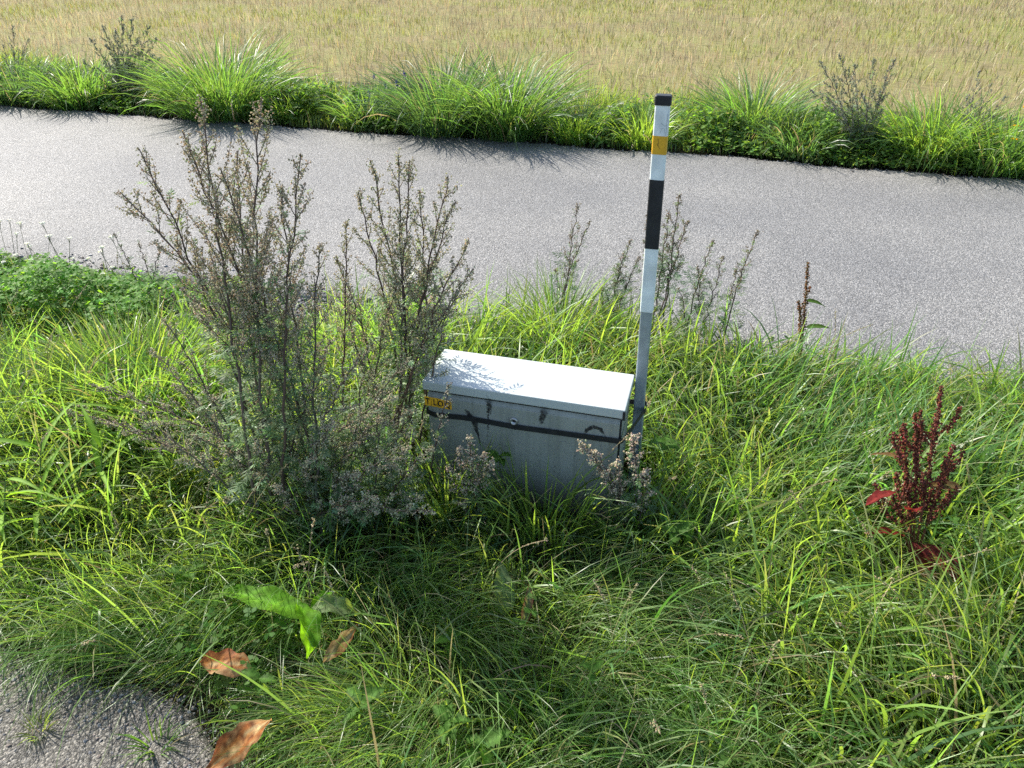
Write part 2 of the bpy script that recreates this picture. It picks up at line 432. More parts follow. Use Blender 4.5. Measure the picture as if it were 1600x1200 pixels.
BX0, BX1, BY0, BY1, BZ = -0.785, -0.166, 1.845, 2.052, 0.42
def build_cabinet():
    base = (BX0 / 2 + BX1 / 2, BY0 / 2 + BY1 / 2, -0.02)
    root = empty("utility_cabinet", base)
    tag(root, "low grey metal utility cabinet with overhanging lid strapped to the marker post", "cabinet")
    def add(name, fn, m, parent=root, smooth=False):
        return obj(name, mesh_of(fn, name, m, base, smooth), parent)
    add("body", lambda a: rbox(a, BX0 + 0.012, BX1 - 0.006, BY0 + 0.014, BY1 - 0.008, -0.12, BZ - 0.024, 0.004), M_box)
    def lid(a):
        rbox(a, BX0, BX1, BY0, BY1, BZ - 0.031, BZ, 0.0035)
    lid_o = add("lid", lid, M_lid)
    add("corner_tape", lambda a: rbox(a, BX1 - 0.006, BX1 + 0.0018, BY0 - 0.0018, BY0 + 0.004, BZ - 0.034, BZ - 0.0045, 0.001), M_black, lid_o)
    # front door panel: a thin upper lip set back, then the panel
    zt = BZ - 0.040
    door = add("door_panel", lambda a: rbox(a, BX0 + 0.014, BX1 - 0.012, BY0 + 0.002, BY0 + 0.0135, 0.0, zt - 0.012, 0.003), M_box)
    def lip(a):      # slanted top edge of the door that catches the sky
        z0, z1 = zt - 0.0135, zt
        y0, y1 = BY0 + 0.003, BY0 + 0.0135
        x0, x1 = BX0 + 0.014, BX1 - 0.012
        V = [[x0, y0, z0], [x1, y0, z0], [x1, y1, z1], [x0, y1, z1], [x0, y1, z0], [x1, y1, z0]]
        a.add(V, [np.array([[0, 1, 2, 3], [4, 3, 2, 5], [0, 4, 5, 1]]), np.array([[0, 3, 4], [1, 5, 2]])])
    add("door_lip", lip, M_box, door)
    add("gap_shade", lambda a: rbox(a, BX0 + 0.016, BX1 - 0.014, BY0 + 0.008, BY0 + 0.0137, zt + 0.001, BZ - 0.0315, 0), M_black)  # black strip under the lid, standing in for shade in the gap
    add("corner_seam", lambda a: rbox(a, BX1 - 0.0115, BX1 - 0.0065, BY0 + 0.006, BY0 + 0.0138, 0.05, zt - 0.001, 0), M_black)
    # faint embossed groove lines down the door
    for gx_ in (-0.60, -0.30):
        add("door_rib", lambda a: rbox(a, gx_ - 0.002, gx_ + 0.002, BY0 + 0.0008, BY0 + 0.004, 0.02, 0.29, 0.001), M_box, door)
    # round lock
    lc = gy(803, 658, BY0)
    def ring(a):
        an = np.linspace(0, 2 * math.pi, 24, endpoint=False)
        prof = [(0.0125, 0.003), (0.0125, -0.004), (0.0095, -0.0055), (0.0075, -0.004), (0.0065, 0.0), (0.0, 0.0)]
        V = []
        for (r_, d_) in prof:
            V += [[lc[0] + r_ * math.cos(t), BY0 + d_, lc[2] + r_ * math.sin(t)] for t in an]
        F = []
        for q in range(len(prof) - 1):
            for s in range(24):
                F.append([q * 24 + s, q * 24 + (s + 1) % 24, (q + 1) * 24 + (s + 1) % 24, (q + 1) * 24 + s])
        a.add(V, np.array(F))
    lk = add("lock", ring, M_lock, door, True)
    add("keyhole", lambda a: rbox(a, lc[0] - 0.0042, lc[0] + 0.0042, BY0 - 0.0012, BY0 + 0.002, lc[2] - 0.0042, lc[2] + 0.0042, 0.001), M_black, lk)
    # the four lettered plates
    for ch, (u, v) in zip("TLOQ", [(668.5, 627), (679.5, 629), (688.5, 631), (700, 633)]):
        c = gy(u, v, BY0 - 0.001)
        w = 0.0108
        pl = add("letter_plate", lambda a: rbox(a, c[0] - w, c[0] + w, BY0 - 0.0012, BY0 + 0.0022, c[2] - 0.0155, c[2] + 0.0155, 0.0005), M_plate, door)
        cu = bpy.data.curves.new("letter", 'FONT'); cu.body = ch; cu.size = 0.030; cu.align_x = 'CENTER'; cu.align_y = 'CENTER'
        cu.extrude = 0.0003; cu.offset = 0.0006
        tmp = bpy.data.objects.new("tmp", cu); COL.objects.link(tmp)
        bpy.context.view_layer.update()
        lme = bpy.data.meshes.new_from_object(tmp.evaluated_get(bpy.context.evaluated_depsgraph_get()))
        bpy.data.objects.remove(tmp); lme.materials.clear(); lme.materials.append(M_black)
        lo = obj("letter", lme, pl, (c[0] - base[0], BY0 - 0.0018 - base[1], c[2] - base[2]))
        lo.rotation_euler = (math.pi / 2, 0, 0); lo.scale = (0.72, 1.0, 1.0)
    # grime: dark residue with shapes of its own on the front
    def patch(pts, wid, dens):
        def fn(a):
            P = np.array([gy(u, v, BY0) for (u, v) in pts]); P[:, 1] = BY0 + fn.dy
            n = len(P); T = np.gradient(P, axis=0); T /= np.linalg.norm(T, axis=1)[:, None]
            S = np.stack([-T[:, 2], 0 * T[:, 0], T[:, 0]], -1)
            w = np.array(wid)[:, None]
            rows = [P - S * w, P - S * w * 0.45, P + S * w * 0.45, P + S * w]
            V = np.stack(rows, 1).reshape(-1, 3)
            cc = np.array([0.05, dens, dens, 0.05]); C = np.tile(cc, (n, 1)); C[0] *= 0.4; C[-1] *= 0.4
            C = C.reshape(-1)
            i = np.arange(n - 1)[:, None] * 4; j = np.arange(3)[None, :]
            a.add(V, np.stack([i + j, i + j + 1, i + 5 + j, i + 4 + j], -1).reshape(-1, 4), np.stack([C, C, C], -1))
        return fn
    marks = [([(764, 618), (764, 628), (765, 640), (766, 652)], [0.012, 0.011, 0.009, 0.006], 0.50, -0.0006, lid_o),
             ([(763, 628), (762, 640), (763, 660), (761, 690)], [0.009, 0.007, 0.004, 0.002], 0.42, 0.0014, door),
             ([(850, 634), (850, 645), (846, 657), (845, 664)], [0.015, 0.015, 0.011, 0.006], 0.55, -0.0006, lid_o),
             ([(727, 640), (733, 648), (742, 662), (747, 680), (752, 702)], [0.007, 0.012, 0.013, 0.005, 0.002], 0.62, 0.0014, door),
             ([(912, 680), (917, 672), (927, 667), (938, 671), (946, 683)], [0.005, 0.008, 0.010, 0.009, 0.004], 0.62, 0.0014, door),
             ([(703, 655), (715, 652), (732, 650), (745, 656)], [0.002, 0.003, 0.004, 0.003], 0.7, 0.0012, door)]
    for pts, wid, dens, dy, par in marks:
        f = patch(pts, wid, dens); f.dy = dy
        add("grime_patch", f, M_grime, par)
    # specks of dirt on the lid
    def specks(a):
        r = np.random.default_rng(3)
        for (u, v) in [(931, 617), (935, 621), (944, 623), (948, 625), (953, 628), (955, 630), (962, 626), (940, 622), (873, 583), (876, 584)]:
            c = gp(u, v, BZ)
            V = OCT_V * r.uniform(0.001, 0.0022, 3) * [1, 1, 0.5] + [c[0], c[1], BZ]
            a.add(V, OCT_F)
    add("dirt_speck", specks, M_black, lid_o)["kind"] = "stuff"
    # black strap round the cabinet and the post
    def strap(a):
        fr = [gy(u, v, BY0 - 0.002) for (u, v) in [(660, 643), (680, 648), (700, 650), (722, 652), (742, 655), (803, 666.5), (880, 677), (930, 684), (966, 689)]]
        path = [(p[0], BY0 - 0.0028, p[2]) for p in fr]
        zr = path[-1][2]; zl = path[0][2]
        path[0] = (BX0 + 0.008, BY0 + 0.004, zl)
        path += [(BX1 - 0.004, BY0 - 0.0005, zr), (BX1 + 0.001, BY0 + 0.006, zr), (BX1 + 0.018, BY0 + 0.07, zr + 0.002), (-0.125, 2.006, zr + 0.006), (-0.120, 2.012, zr + 0.006), (-0.120, 2.05, zr + 0.006), (-0.124, 2.054, zr + 0.006),
                 (-0.166, 2.056, zr + 0.004), (BX0 + 0.01, BY1 - 0.003, zl), (BX0 + 0.006, BY1 - 0.008, zl)]
        P = np.array(path); n = len(P)
        T = np.roll(P, -1, 0) - np.roll(P, 1, 0); T[:, 2] = 0; T /= np.linalg.norm(T, axis=1)[:, None]
        O = np.stack([T[:, 1], -T[:, 0], 0 * T[:, 0]], -1)
        h = 0.0088; th = 0.0016
        up = np.array([0, 0, h])
        V = np.stack([P - up, P + up, P + O * th + up, P + O * th - up], 1).reshape(-1, 3)
        F = []
        for i in range(n):
            for j in range(4):
                F.append([i * 4 + j, i * 4 + (j + 1) % 4, ((i + 1) % n) * 4 + (j + 1) % 4, ((i + 1) % n) * 4 + j])
        a.add(V, np.array(F))
    add("strap", strap, M_black)
    return root
build_cabinet()

def build_post():
    pts = {k: gy(u, v, 2.012) for k, (u, v) in dict(top=(1040, 153), capb=(1039, 166), y1=(1036, 214), y0=(1034, 243), b1=(1030, 283), b0=(1022, 391), w0=(1013, 490), low=(1000, 647)).items()}
    zt = pts["top"][2]; zl = pts["low"][2]
    def cx(z): return -0.1405 + (z - 0.29) * (-0.0215)
    base = (cx(-0.1), 2.03, 0.0)
    root = empty("marker_post", base)
    tag(root, "striped black and white marker post with yellow band and grey steel foot beside the cabinet", "post")
    def seg(name, z0, z1, w, d, m, bev=0.0):
        """rounded-rectangle tube between two heights, following the lean of the post"""
        a = Acc(); r = min(w, d) * 0.22
        prof = []
        for (sx, sy, a0) in ((1, 1, 0), (-1, 1, 90), (-1, -1, 180), (1, -1, 270)):
            for t in (0, 30, 60, 90):
                th = math.radians(a0 + t)
                prof.append((sx * (w / 2 - r) + r * math.cos(th), sy * (d / 2 - r) + r * math.sin(th)))
        k = len(prof)
        lev = [(z0, 1.0), (z1 - bev, 1.0), (z1, 1.0 if bev == 0 else 0.9)]
        V = []
        for (z, s) in lev:
            V += [[cx(z) + p[0] * s, 2.03 + p[1] * s, z] for p in prof]
        F = [[q * k + i, q * k + (i + 1) % k, (q + 1) * k + (i + 1) % k, (q + 1) * k + i] for q in range(len(lev) - 1) for i in range(k)]
        a.add(V, [np.array(F), np.array([list(range(2 * k, 3 * k))]), np.array([list(range(k))[::-1]])])
        return obj(name, a.mesh(name, m, False, base), root)
    W, D = 0.0375, 0.024
    seg("steel_foot", -0.12, pts["w0"][2] + 0.02, W - 0.004, D - 0.004, M_steel)
    seg("white_band", pts["w0"][2], pts["b0"][2], W, D, M_white)
    seg("black_band", pts["b0"][2], pts["b1"][2], W + 0.0008, D + 0.0008, M_black)
    seg("white_band", pts["b1"][2], pts["y0"][2], W, D, M_white)
    yb = seg("yellow_band", pts["y0"][2], pts["y1"][2], W + 0.0008, D + 0.0008, M_yellow)
    wb = seg("white_band", pts["y1"][2], pts["capb"][2] + 0.004, W, D, M_white)
    seg("cap", pts["capb"][2], zt + 0.004, W + 0.004, D + 0.004, M_black, 0.003)
    # faint pen scribbles on the upper band
    M_pen = plain("pen_line", (0.22, 0.25, 0.28), 0.6)
    def pen(lines, par, m, wd):
        a = Acc()
        for ln in lines:
            P = np.array([gy(u, v, 2.0178) for (u, v) in ln]); P[:, 1] = 2.0176
            tube(a, P, wd, (0, 0, 0), 4)
        obj("scribble", a.mesh("scribble", m, True, base), par)
    pen([[(1033, 192), (1038, 197), (1043, 195)], [(1043, 178), (1042, 190), (1041, 199), (1042, 208)], [(1031, 208), (1034, 201), (1038, 201), (1040, 212)], [(1046, 168), (1044, 185), (1045, 200)]], wb, M_pen, 0.0003)
    pen([[(1027, 224), (1029, 229), (1031, 233)], [(1028, 216), (1029, 224), (1027, 228)]], yb, M_black, 0.0005)
build_post()

# ------------------------------------------------------------------ leaves and blades
def blades(acc, P, L, W, az, th0, bend, twist, cols, K=4, kink=None, tipcol=None, zmin=None):
    n = len(P)
    if n == 0: return
    t = np.linspace(0, 1, K + 1)
    tm = (t[:-1] + t[1:]) / 2
    th = th0[:, None] + bend[:, None] * tm[None] ** 1.4
    if kink is not None:
        th = th + kink[:, None] * (tm[None] > 0.55)
    th = np.minimum(th, 2.75)
    d = np.stack([np.sin(th) * np.cos(az)[:, None], np.sin(th) * np.sin(az)[:, None], np.cos(th)], -1) * (L / K)[:, None, None]
    C = np.concatenate([P[:, None, :], P[:, None, :] + np.cumsum(d, axis=1)], 1)
    zm = (P[:, 2] + 0.004)[:, None] if zmin is None else zmin
    C[:, 1:, 2] = np.maximum(C[:, 1:, 2], zm)
    T = np.concatenate([d[:, :1], d], 1); T /= np.linalg.norm(T, axis=2)[..., None]
    S = np.stack([-np.sin(az), np.cos(az), 0 * az], -1)[:, None, :] + 0 * T
    Nn = np.cross(T, S)
    ph = twist[:, None] * (0.4 + t[None])
    S = S * np.cos(ph)[..., None] + Nn * np.sin(ph)[..., None]
    w = np.minimum(1, 0.55 + 2.5 * t) * (1 - t ** 2.6) * 0.5
    Wv = W[:, None] * w[None]
    A = C - S * Wv[..., None]; B = C + S * Wv[..., None]
    V = np.empty((n, 2 * K + 1, 3))
    V[:, 0:2 * K:2] = A[:, :-1]; V[:, 1:2 * K:2] = B[:, :-1]; V[:, 2 * K] = C[:, -1]
    o = (np.arange(n) * (2 * K + 1))[:, None]
    Q = []
    for k in range(K - 1):
        Q.append(np.concatenate([o + 2 * k, o + 2 * k + 1, o + 2 * k + 3, o + 2 * k + 2], 1))
    fs = [np.concatenate(Q)] if Q else []
    fs.append(np.concatenate([o + 2 * K - 2, o + 2 * K - 1, o + 2 * K], 1))
    Cv = np.repeat(cols[:, None, :], 2 * K + 1, axis=1)
    if tipcol is not None:
        tt = np.concatenate([np.repeat(t[:-1], 2), [1.0]]) ** 3
        Cv = Cv * (1 - tt[None, :, None]) + tipcol[:, None, :] * tt[None, :, None]
    acc.add(V.reshape(-1, 3), fs, Cv.reshape(-1, 3))

def blade_keep(P, L, az, th0, bend, kink=None, K=5):
    """False for blades that would run into the cabinet or the post"""
    t = (np.arange(K) + 0.5) / K
    th = th0[:, None] + bend[:, None] * t[None] ** 1.4
    if kink is not None: th = th + kink[:, None] * (t[None] > 0.55)
    d = np.stack([np.sin(th) * np.cos(az)[:, None], np.sin(th) * np.sin(az)[:, None], np.cos(th)], -1) * (L / K)[:, None, None]
    C = np.concatenate([P[:, None, :], P[:, None, :] + np.cumsum(d, axis=1)], 1)
    C = np.concatenate([C, (C[:, 1:] + C[:, :-1]) / 2], 1)
    ins = (C[..., 0] > BX0 - 0.012) & (C[..., 0] < BX1 + 0.012) & (C[..., 1] > BY0 - 0.012) & (C[..., 1] < BY1 + 0.012) & (C[..., 2] < BZ + 0.012)
    ins |= (C[..., 0] > -0.175) & (C[..., 0] < -0.105) & (C[..., 1] > 2.0) & (C[..., 1] < 2.06)
    return ~ins.any(1)

def leaf_mesh(name, L, W, material, cols, bend=0.8, wav=0.0, fold=0.35, nL=12, nW=6, seed=0, tip=1.0, basew=0.25, spots=None, teeth=0.0, ragged=0.0):
    """broad leaf along +X, upper side +Z; cols = (middle, edge) colours"""
    r = np.random.default_rng(seed)
    t = np.linspace(0, 1, nL + 1); s = np.linspace(-1, 1, nW + 1)
    prof = (np.sin(math.pi * np.clip(t, 0, 1) ** (0.75 * tip)) ** 0.85) * (1 - basew * 0) + 0.02
    prof = np.maximum(prof, 0.06 * (1 - t))
    rag = {-1: 1 + ragged * (np.convolve(r.normal(size=nL + 3), [0.5, 0.7, 0.5], 'valid')), 1: 1 + ragged * (np.convolve(r.normal(size=nL + 3), [0.5, 0.7, 0.5], 'valid'))}
    curl = ragged * W * np.convolve(r.normal(size=nL + 5), [0.3, 0.5, 0.6, 0.5, 0.3], 'valid')
    a = Acc()
    th = bend * t
    X = np.concatenate([[0], np.cumsum(np.cos((th[1:] + th[:-1]) / 2))]) * L / nL
    Z = -np.concatenate([[0], np.cumsum(np.sin((th[1:] + th[:-1]) / 2))]) * L / nL
    ph = r.uniform(0, 6.28, 4)
    V = np.zeros((nL + 1, nW + 1, 3)); C = np.zeros((nL + 1, nW + 1, 3))
    c0, c1 = np.array(cols[0]), np.array(cols[1])
    for j, sj in enumerate(s):
        w = prof * W * 0.5 * sj
        if ragged and sj != 0: w = w * (1 + (rag[1 if sj > 0 else -1] - 1) * abs(sj))
        if teeth and abs(sj) > 0.99:
            w = w * (1 + teeth * np.where(np.arange(nL + 1) % 2 == 0, 1, -1))
        lift = np.abs(w) * fold + wav * W * np.sin(t * (17 if not ragged else 9) + ph[0] + (2 if sj > 0 else 0)) * abs(sj) ** 2 + curl * (0.4 + sj * 0.6)
        V[:, j, 0] = X + np.sin(th) * lift; V[:, j, 1] = w; V[:, j, 2] = Z + np.cos(th) * lift
        k = abs(sj) ** 1.5
        nz = r.uniform(0.8, 1.2, nL + 1)[:, None]
        C[:, j] = (c0 * (1 - k) + c1 * k) * nz
        if ragged:
            g = np.clip(0.5 + 0.9 * np.convolve(r.normal(size=nL + 5), [0.15, 0.25, 0.3, 0.25, 0.15], 'valid') - 0.8 * (t - 0.3) + 0.3 * sj, 0, 1)[:, None]
            C[:, j] = C[:, j] * (1 - g) + np.array([0.46, 0.33, 0.17]) * g * nz
        if spots is not None:
            sp = (r.random(nL + 1) < (0.10 if ragged else 0.25))
            C[sp, j] = spots
        if abs(sj) < 0.01: C[:, j] = np.minimum(1, C[:, j] * 1.35)
    i = np.arange(nL)[:, None] * (nW + 1); j = np.arange(nW)[None, :]
    F = np.stack([i + j, i + nW + 1 + j, i + nW + 2 + j, i + j + 1], -1).reshape(-1, 4)
    a.add(V.reshape(-1, 3), F, C.reshape(-1, 3))
    return a.mesh(name, material, True)

def place_leaf(me, root, loc, az, pitch, roll=0.0, name="leaf", label=None):
    o = obj(name, me, root, loc)
    o.rotation_mode = 'QUATERNION'
    m = Matrix.Rotation(az, 3, 'Z') @ Matrix.Rotation(-pitch, 3, 'Y') @ Matrix.Rotation(roll, 3, 'X')
    o.rotation_quaternion = m.to_quaternion()
    if label: o["label"] = label
    return o

# ------------------------------------------------------------------ mugwort
def bez(p0, p1, p2, n):
    t = np.linspace(0, 1, n)[:, None]
    return (1 - t) ** 2 * p0 + 2 * t * (1 - t) * p1 + t ** 2 * p2
def unit(v): return v / (np.linalg.norm(v) + 1e-9)

def cabinet_free(P):
    ins = (P[:, 0] > BX0 - 0.004) & (P[:, 0] < BX1 + 0.004) & (P[:, 1] > BY0 - 0.004) & (P[:, 1] < BY1 + 0.004) & (P[:, 2] < BZ + 0.004)
    return ~ins

LOBES = [(0.25, 0.9, 0.42), (0.25, -0.9, 0.42), (0.5, 0.8, 0.5), (0.5, -0.8, 0.5), (0.72, 0.6, 0.4), (0.72, -0.6, 0.4), (0.8, 0.0, 0.42)]
def lobed_leaves(acc, P, D, size, cols, r):
    """pinnate leaves: a narrow midrib with pairs of pointed lobes"""
    n = len(P)
    if n == 0: return
    up = np.tile(np.array([0, 0, 1.0]), (n, 1)) + r.normal(0, 0.45, (n, 3))
    S = np.cross(D, up); S /= np.linalg.norm(S, axis=1)[:, None] + 1e-9
    N = np.cross(S, D)
    for (t0, ang, ln) in [(0.0, 0.0, 0.85)] + LOBES:
        dirv = D * math.cos(ang) + S * math.sin(ang) - N * (0.25 + 0.3 * t0) + N * r.normal(0, 0.15, n)[:, None]
        b = P + D * (size * t0)[:, None] - N * (size * 0.18 * t0 * t0)[:, None]
        l = (size * ln)[:, None]
        wd = (size * (0.055 if t0 > 0 else 0.03))[:, None]
        sd = np.cross(dirv, N); sd /= np.linalg.norm(sd, axis=1)[:, None] + 1e-9
        V = np.stack([b, b + dirv * l * 0.45 + sd * wd, b + dirv * l, b + dirv * l * 0.45 - sd * wd], 1)
        F = (np.arange(n) * 4)[:, None] + np.arange(4)[None]
        acc.add(V.reshape(-1, 3), F, np.repeat(cols, 4, axis=0))

def mugwort(label, base, stems, seed, group=None, bud=(0.46, 0.41, 0.285), leafc=(0.135, 0.20, 0.10), dens=1.0, budsize=0.0022, br_len=0.2, leafiness=1.0, name="mugwort_plant", cat="weed", t_fl=0.42, sub=True, lowbud=None, spread=0.02):
    r = np.random.default_rng(seed)
    root = empty(name, base)
    tag(root, label, cat, group)
    base = np.asarray(base, float)
    for si, st in enumerate(stems):
        tip = np.asarray(st[0], float)
        b0 = base + np.append(r.normal(0, spread, 2), -0.02) if len(st) < 2 or st[1] is None else np.asarray(st[1], float)
        H = np.linalg.norm(tip - b0)
        ctrl = b0 * 0.5 + tip * 0.5 + np.array([(b0[0] - tip[0]) * 0.12, (b0[1] - tip[1]) * 0.12, H * 0.10]) + np.append(r.normal(0, 0.02, 2), 0)
        n = 22
        pts = bez(b0, ctrl, tip, n)
        pts[1:-1] += r.normal(0, 0.003, (n - 2, 3))
        tt = np.linspace(0, 1, n)
        sa = Acc(); fa = Acc(); la = Acc()
        tube(sa, pts, (0.0045 * (H / 1.1) ** 0.5) * (1 - 0.8 * tt) + 0.0006, jit((0.085, 0.06, 0.048), 1, r)[0], 5)
        nb = int(22 * H * dens ** 0.5) + 4
        phi = r.uniform(0, 6.28)
        BP = []; LP = []; LD = []; LS = []
        def at_t(t):
            x = t * (n - 1); i = min(int(x), n - 2); f = x - i
            return pts[i] * (1 - f) + pts[i + 1] * f, unit(pts[i + 1] - pts[i])
        def spike(P0, P1, m):      # buds crowded round a twig
            s = r.random(m) ** 0.8
            c = P0[None] * (1 - s[:, None]) + P1[None] * s[:, None]
            return c + r.normal(0, 0.0042, (m, 3))
        # flowering branches
        for b in range(nb):
            t = t_fl + (0.97 - t_fl) * (b + r.random()) / nb
            p, T = at_t(t)
            phi += 2.4 + r.normal(0, 0.3)
            side = unit(np.cross(T, [math.cos(phi), math.sin(phi), 0.2]))
            ln = br_len * H * (0.22 + 0.95 * (1 - t) / (1 - t_fl)) * r.uniform(0.45, 1.15) * (0.75 if t < t_fl + 0.1 else 1.0)
            d0 = unit(T * 0.85 + side * 0.6)
            e = p + d0 * ln * 0.6 + unit(T * 1.0 + side * 0.35 + np.array([0, 0, 0.25])) * ln * 0.4
            c = p + d0 * ln * 0.55
            bp = bez(p, c, e, 8)
            tube(sa, bp, np.linspace(0.0016, 0.0006, 8), jit((0.11, 0.09, 0.06), 1, r)[0], 3)
            m = int(ln * 420 * dens)
            s = 0.25 + 0.75 * r.random(max(m, 1))
            x = s * 7; i = np.minimum(x.astype(int), 6); f = (x - i)[:, None]
            BP.append(bp[i] * (1 - f) + bp[i + 1] * f + r.normal(0, 0.0046, (len(s), 3)))
            if sub:
                for q in range(int(ln / 0.02)):
                    s = r.uniform(0.15, 0.95); x = s * 7; i = min(int(x), 6)
                    p0 = bp[i] + (bp[i + 1] - bp[i]) * (x - i)
                    T2 = unit(bp[min(i + 1, 7)] - bp[i])
                    d2 = unit(T2 * 0.9 + unit(r.normal(size=3)) * 0.7 + np.array([0, 0, 0.2]))
                    l2 = min(0.035, ln * 0.22 * (1.15 - s)) * r.uniform(0.4, 1.3)
                    p1 = p0 + d2 * l2
                    tube(sa, np.array([p0, (p0 + p1) / 2, p1]), 0.0006, (0.14, 0.13, 0.08), 3)
                    BP.append(spike(p0, p1, int(l2 * 330 * dens) + 1))
            # bract leaves along the branch
            for q in range(int(3 * leafiness * (1.15 - t) * 1.6)):
                s = r.uniform(0, 0.8); x = s * 7; i = min(int(x), 6)
                LP.append(bp[i]); LD.append(unit(d0 + unit(r.normal(size=3)) * 0.9)); LS.append(r.uniform(0.015, 0.035) * (0.6 + H * 0.5))
        # top spike
        p, T = at_t(0.93)
        BP.append(spike(p, tip, int(60 * dens)))
        # leaves on the lower stem
        nl = int(70 * H * leafiness)
        for q in range(nl):
            t = r.uniform(0.12, t_fl + 0.2)
            p, T = at_t(t)
            a_ = r.uniform(0, 6.28)
            d = unit(np.array([math.cos(a_), math.sin(a_), 0.55 + r.normal(0, 0.3)]))
            off = r.uniform(0, 0.05)
            LP.append(p + d * off); LD.append(d); LS.append(r.uniform(0.028, 0.06) * min(1, 0.4 + H * 0.6))
        BP = np.concatenate(BP); BP = BP[cabinet_free(BP)]
        cb = jit(bud if tip[2] > 0.75 or lowbud is None else lowbud, len(BP), r, 0.35, 0.07)
        buds(fa, BP, budsize, cb, r, 1.6)
        if LP:
            LP = np.array(LP); LD = np.array(LD); LS = np.array(LS)
            k = cabinet_free(LP) & cabinet_free(LP + LD * LS[:, None])
            lobed_leaves(la, LP[k], LD[k], LS[k], jit(leafc, int(k.sum()), r, 0.35, 0.08), r)
        so = obj("stem", sa.mesh("stem", M_stem, True, base), root)
        fo = obj("flower_spray", fa.mesh("flower_spray", M_bud, False, base), so); fo["kind"] = "stuff"
        if la.n:
            lo = obj("foliage", la.mesh("foliage", M_dull, False, base), so); lo["kind"] = "stuff"
    return root

def tips(y, *uv): return [gy(u, v, y) for (u, v) in uv]

A0 = gp(475, 815)
stA = []
lowA = (0.43, 0.40, 0.28)
for (u, v, dy) in [(312, 150, 0.0), (408, 155, 0.05), (372, 235, 0.12), (470, 240, 0.0), (285, 205, -0.05), (217, 232, 0.06), (188, 300, -0.02), (345, 265, -0.1), (440, 290, 0.14)]:
    stA.append((gy(u, v, A0[1] + dy),))
# lower leaning and broken-down branches round the foot
for (u, v, dy) in [(95, 640, 0.02), (235, 545, 0.12), (330, 430, 0.2), (560, 560, -0.02), (640, 700, -0.06), (520, 660, -0.12), (600, 650, 0.05), (400, 690, -0.14), (640, 640, 0.10), (255, 500, 0.08), (140, 600, 0.05), (680, 800, -0.16), (350, 780, -0.18), (210, 640, -0.05), (500, 380, 0.1), (270, 600, 0.1), (330, 620, -0.05), (450, 600, 0.02), (380, 560, 0.1), (480, 720, -0.16), (560, 740, -0.14), (160, 660, -0.08), (300, 680, -0.12), (620, 620, 0.02), (590, 780, -0.2), (430, 760, -0.2), (520, 530, 0.08), (450, 480, 0.05)]:
    stA.append((gy(u, v, A0[1] + dy),))
mugwort("largest mugwort, tall bushy grey-brown flowering weed standing clear of the cabinet's end", A0, stA, 101, dens=0.82, br_len=0.17, leafiness=0.8, budsize=0.0021, lowbud=lowA, spread=0.075)
B0 = gp(612, 735)
stB = [(p,) for p in tips(B0[1], (578, 250), (622, 243), (640, 250), (700, 275), (712, 315), (560, 300), (540, 345), (732, 375), (655, 300), (525, 400))]
stB += [(gy(u, v, B0[1] - 0.02),) for (u, v) in [(700, 480), (540, 480), (720, 440), (740, 420), (620, 440), (560, 560)]]
mugwort("slimmer mugwort with upright forked tops directly beside the cabinet's label end", B0, stB, 102, dens=0.75, br_len=0.14, leafiness=0.5, bud=(0.45, 0.425, 0.285), spread=0.07)
C0 = gp(655, 800)
mugwort("low mugwort whose pale flower sprig crosses the yellow letter plates", C0, [(gy(702, 600, C0[1] + 0.03),), (gy(645, 670, C0[1]),), (gy(625, 690, C0[1]),), (gy(600, 740, C0[1] - 0.03),), (gy(560, 770, C0[1] - 0.05),), (gy(660, 740, C0[1] - 0.04),), (gy(520, 770, C0[1] - 0.1),), (gy(630, 790, C0[1] - 0.14),)], 103, bud=(0.46, 0.43, 0.31), dens=0.6, br_len=0.13, leafiness=1.2)
G0 = gp(555, 815)
mugwort("low spreading grey mugwort filling the gap between the two tall mugworts' feet", G0, [(gy(u, v, G0[1] + dy),) for (u, v, dy) in [(520, 590, 0.08), (600, 590, 0.05), (650, 640, 0.0), (560, 650, -0.04), (480, 650, 0.0), (675, 700, -0.06), (440, 690, -0.04), (620, 730, -0.1), (540, 740, -0.12), (480, 770, -0.14), (660, 780, -0.14), (590, 800, -0.2), (400, 640, 0.04), (575, 540, 0.1), (640, 560, 0.08)]],
        109, bud=(0.40, 0.39, 0.27), dens=0.6, br_len=0.2, leafiness=1.6, spread=0.06, budsize=0.0019)
D0 = gp(745, 835)
mugwort("small cream-budded mugwort in front of the cabinet door", D0, [(p,) for p in tips(D0[1], (733, 682), (718, 700), (757, 708), (770, 722), (700, 730))], 104, bud=(0.5, 0.43, 0.32), dens=0.8, br_len=0.2, budsize=0.0026, leafiness=0.9, sub=False)
E0 = gp(978, 850)
mugwort("small cream-budded mugwort at the cabinet corner under the post", E0, [(p,) for p in tips(E0[1], (905, 690), (930, 705), (990, 680), (965, 720), (1010, 735), (945, 740))], 105, bud=(0.5, 0.43, 0.32), dens=0.9, br_len=0.22, budsize=0.0026, leafiness=0.8, sub=False)
GB = "thin mugworts along the path edge"
def thin(label, u, v, tipl, seed, **k):
    p = gp(u, v)
    p[1] = min(p[1], 3.02); p = np.array([gp(u, v)[0], p[1], 0.0])
    return mugwort(label, p, [(gy(a, b, p[1]),) for (a, b) in tipl], seed, GB, **{**dict(dens=0.45, br_len=0.14, leafiness=1.2, leafc=(0.11, 0.175, 0.085), bud=(0.30, 0.25, 0.17)), **k})
thin("thin double-stemmed mugwort rising from bright grass behind the cabinet lid", 880, 520, [(903, 318), (922, 345), (868, 420)], 111)
thin("leafy short mugwort shoots between the forked mugwort and post", 960, 520, [(985, 375), (975, 395), (940, 450), (1000, 400)], 112, leafiness=2.4)
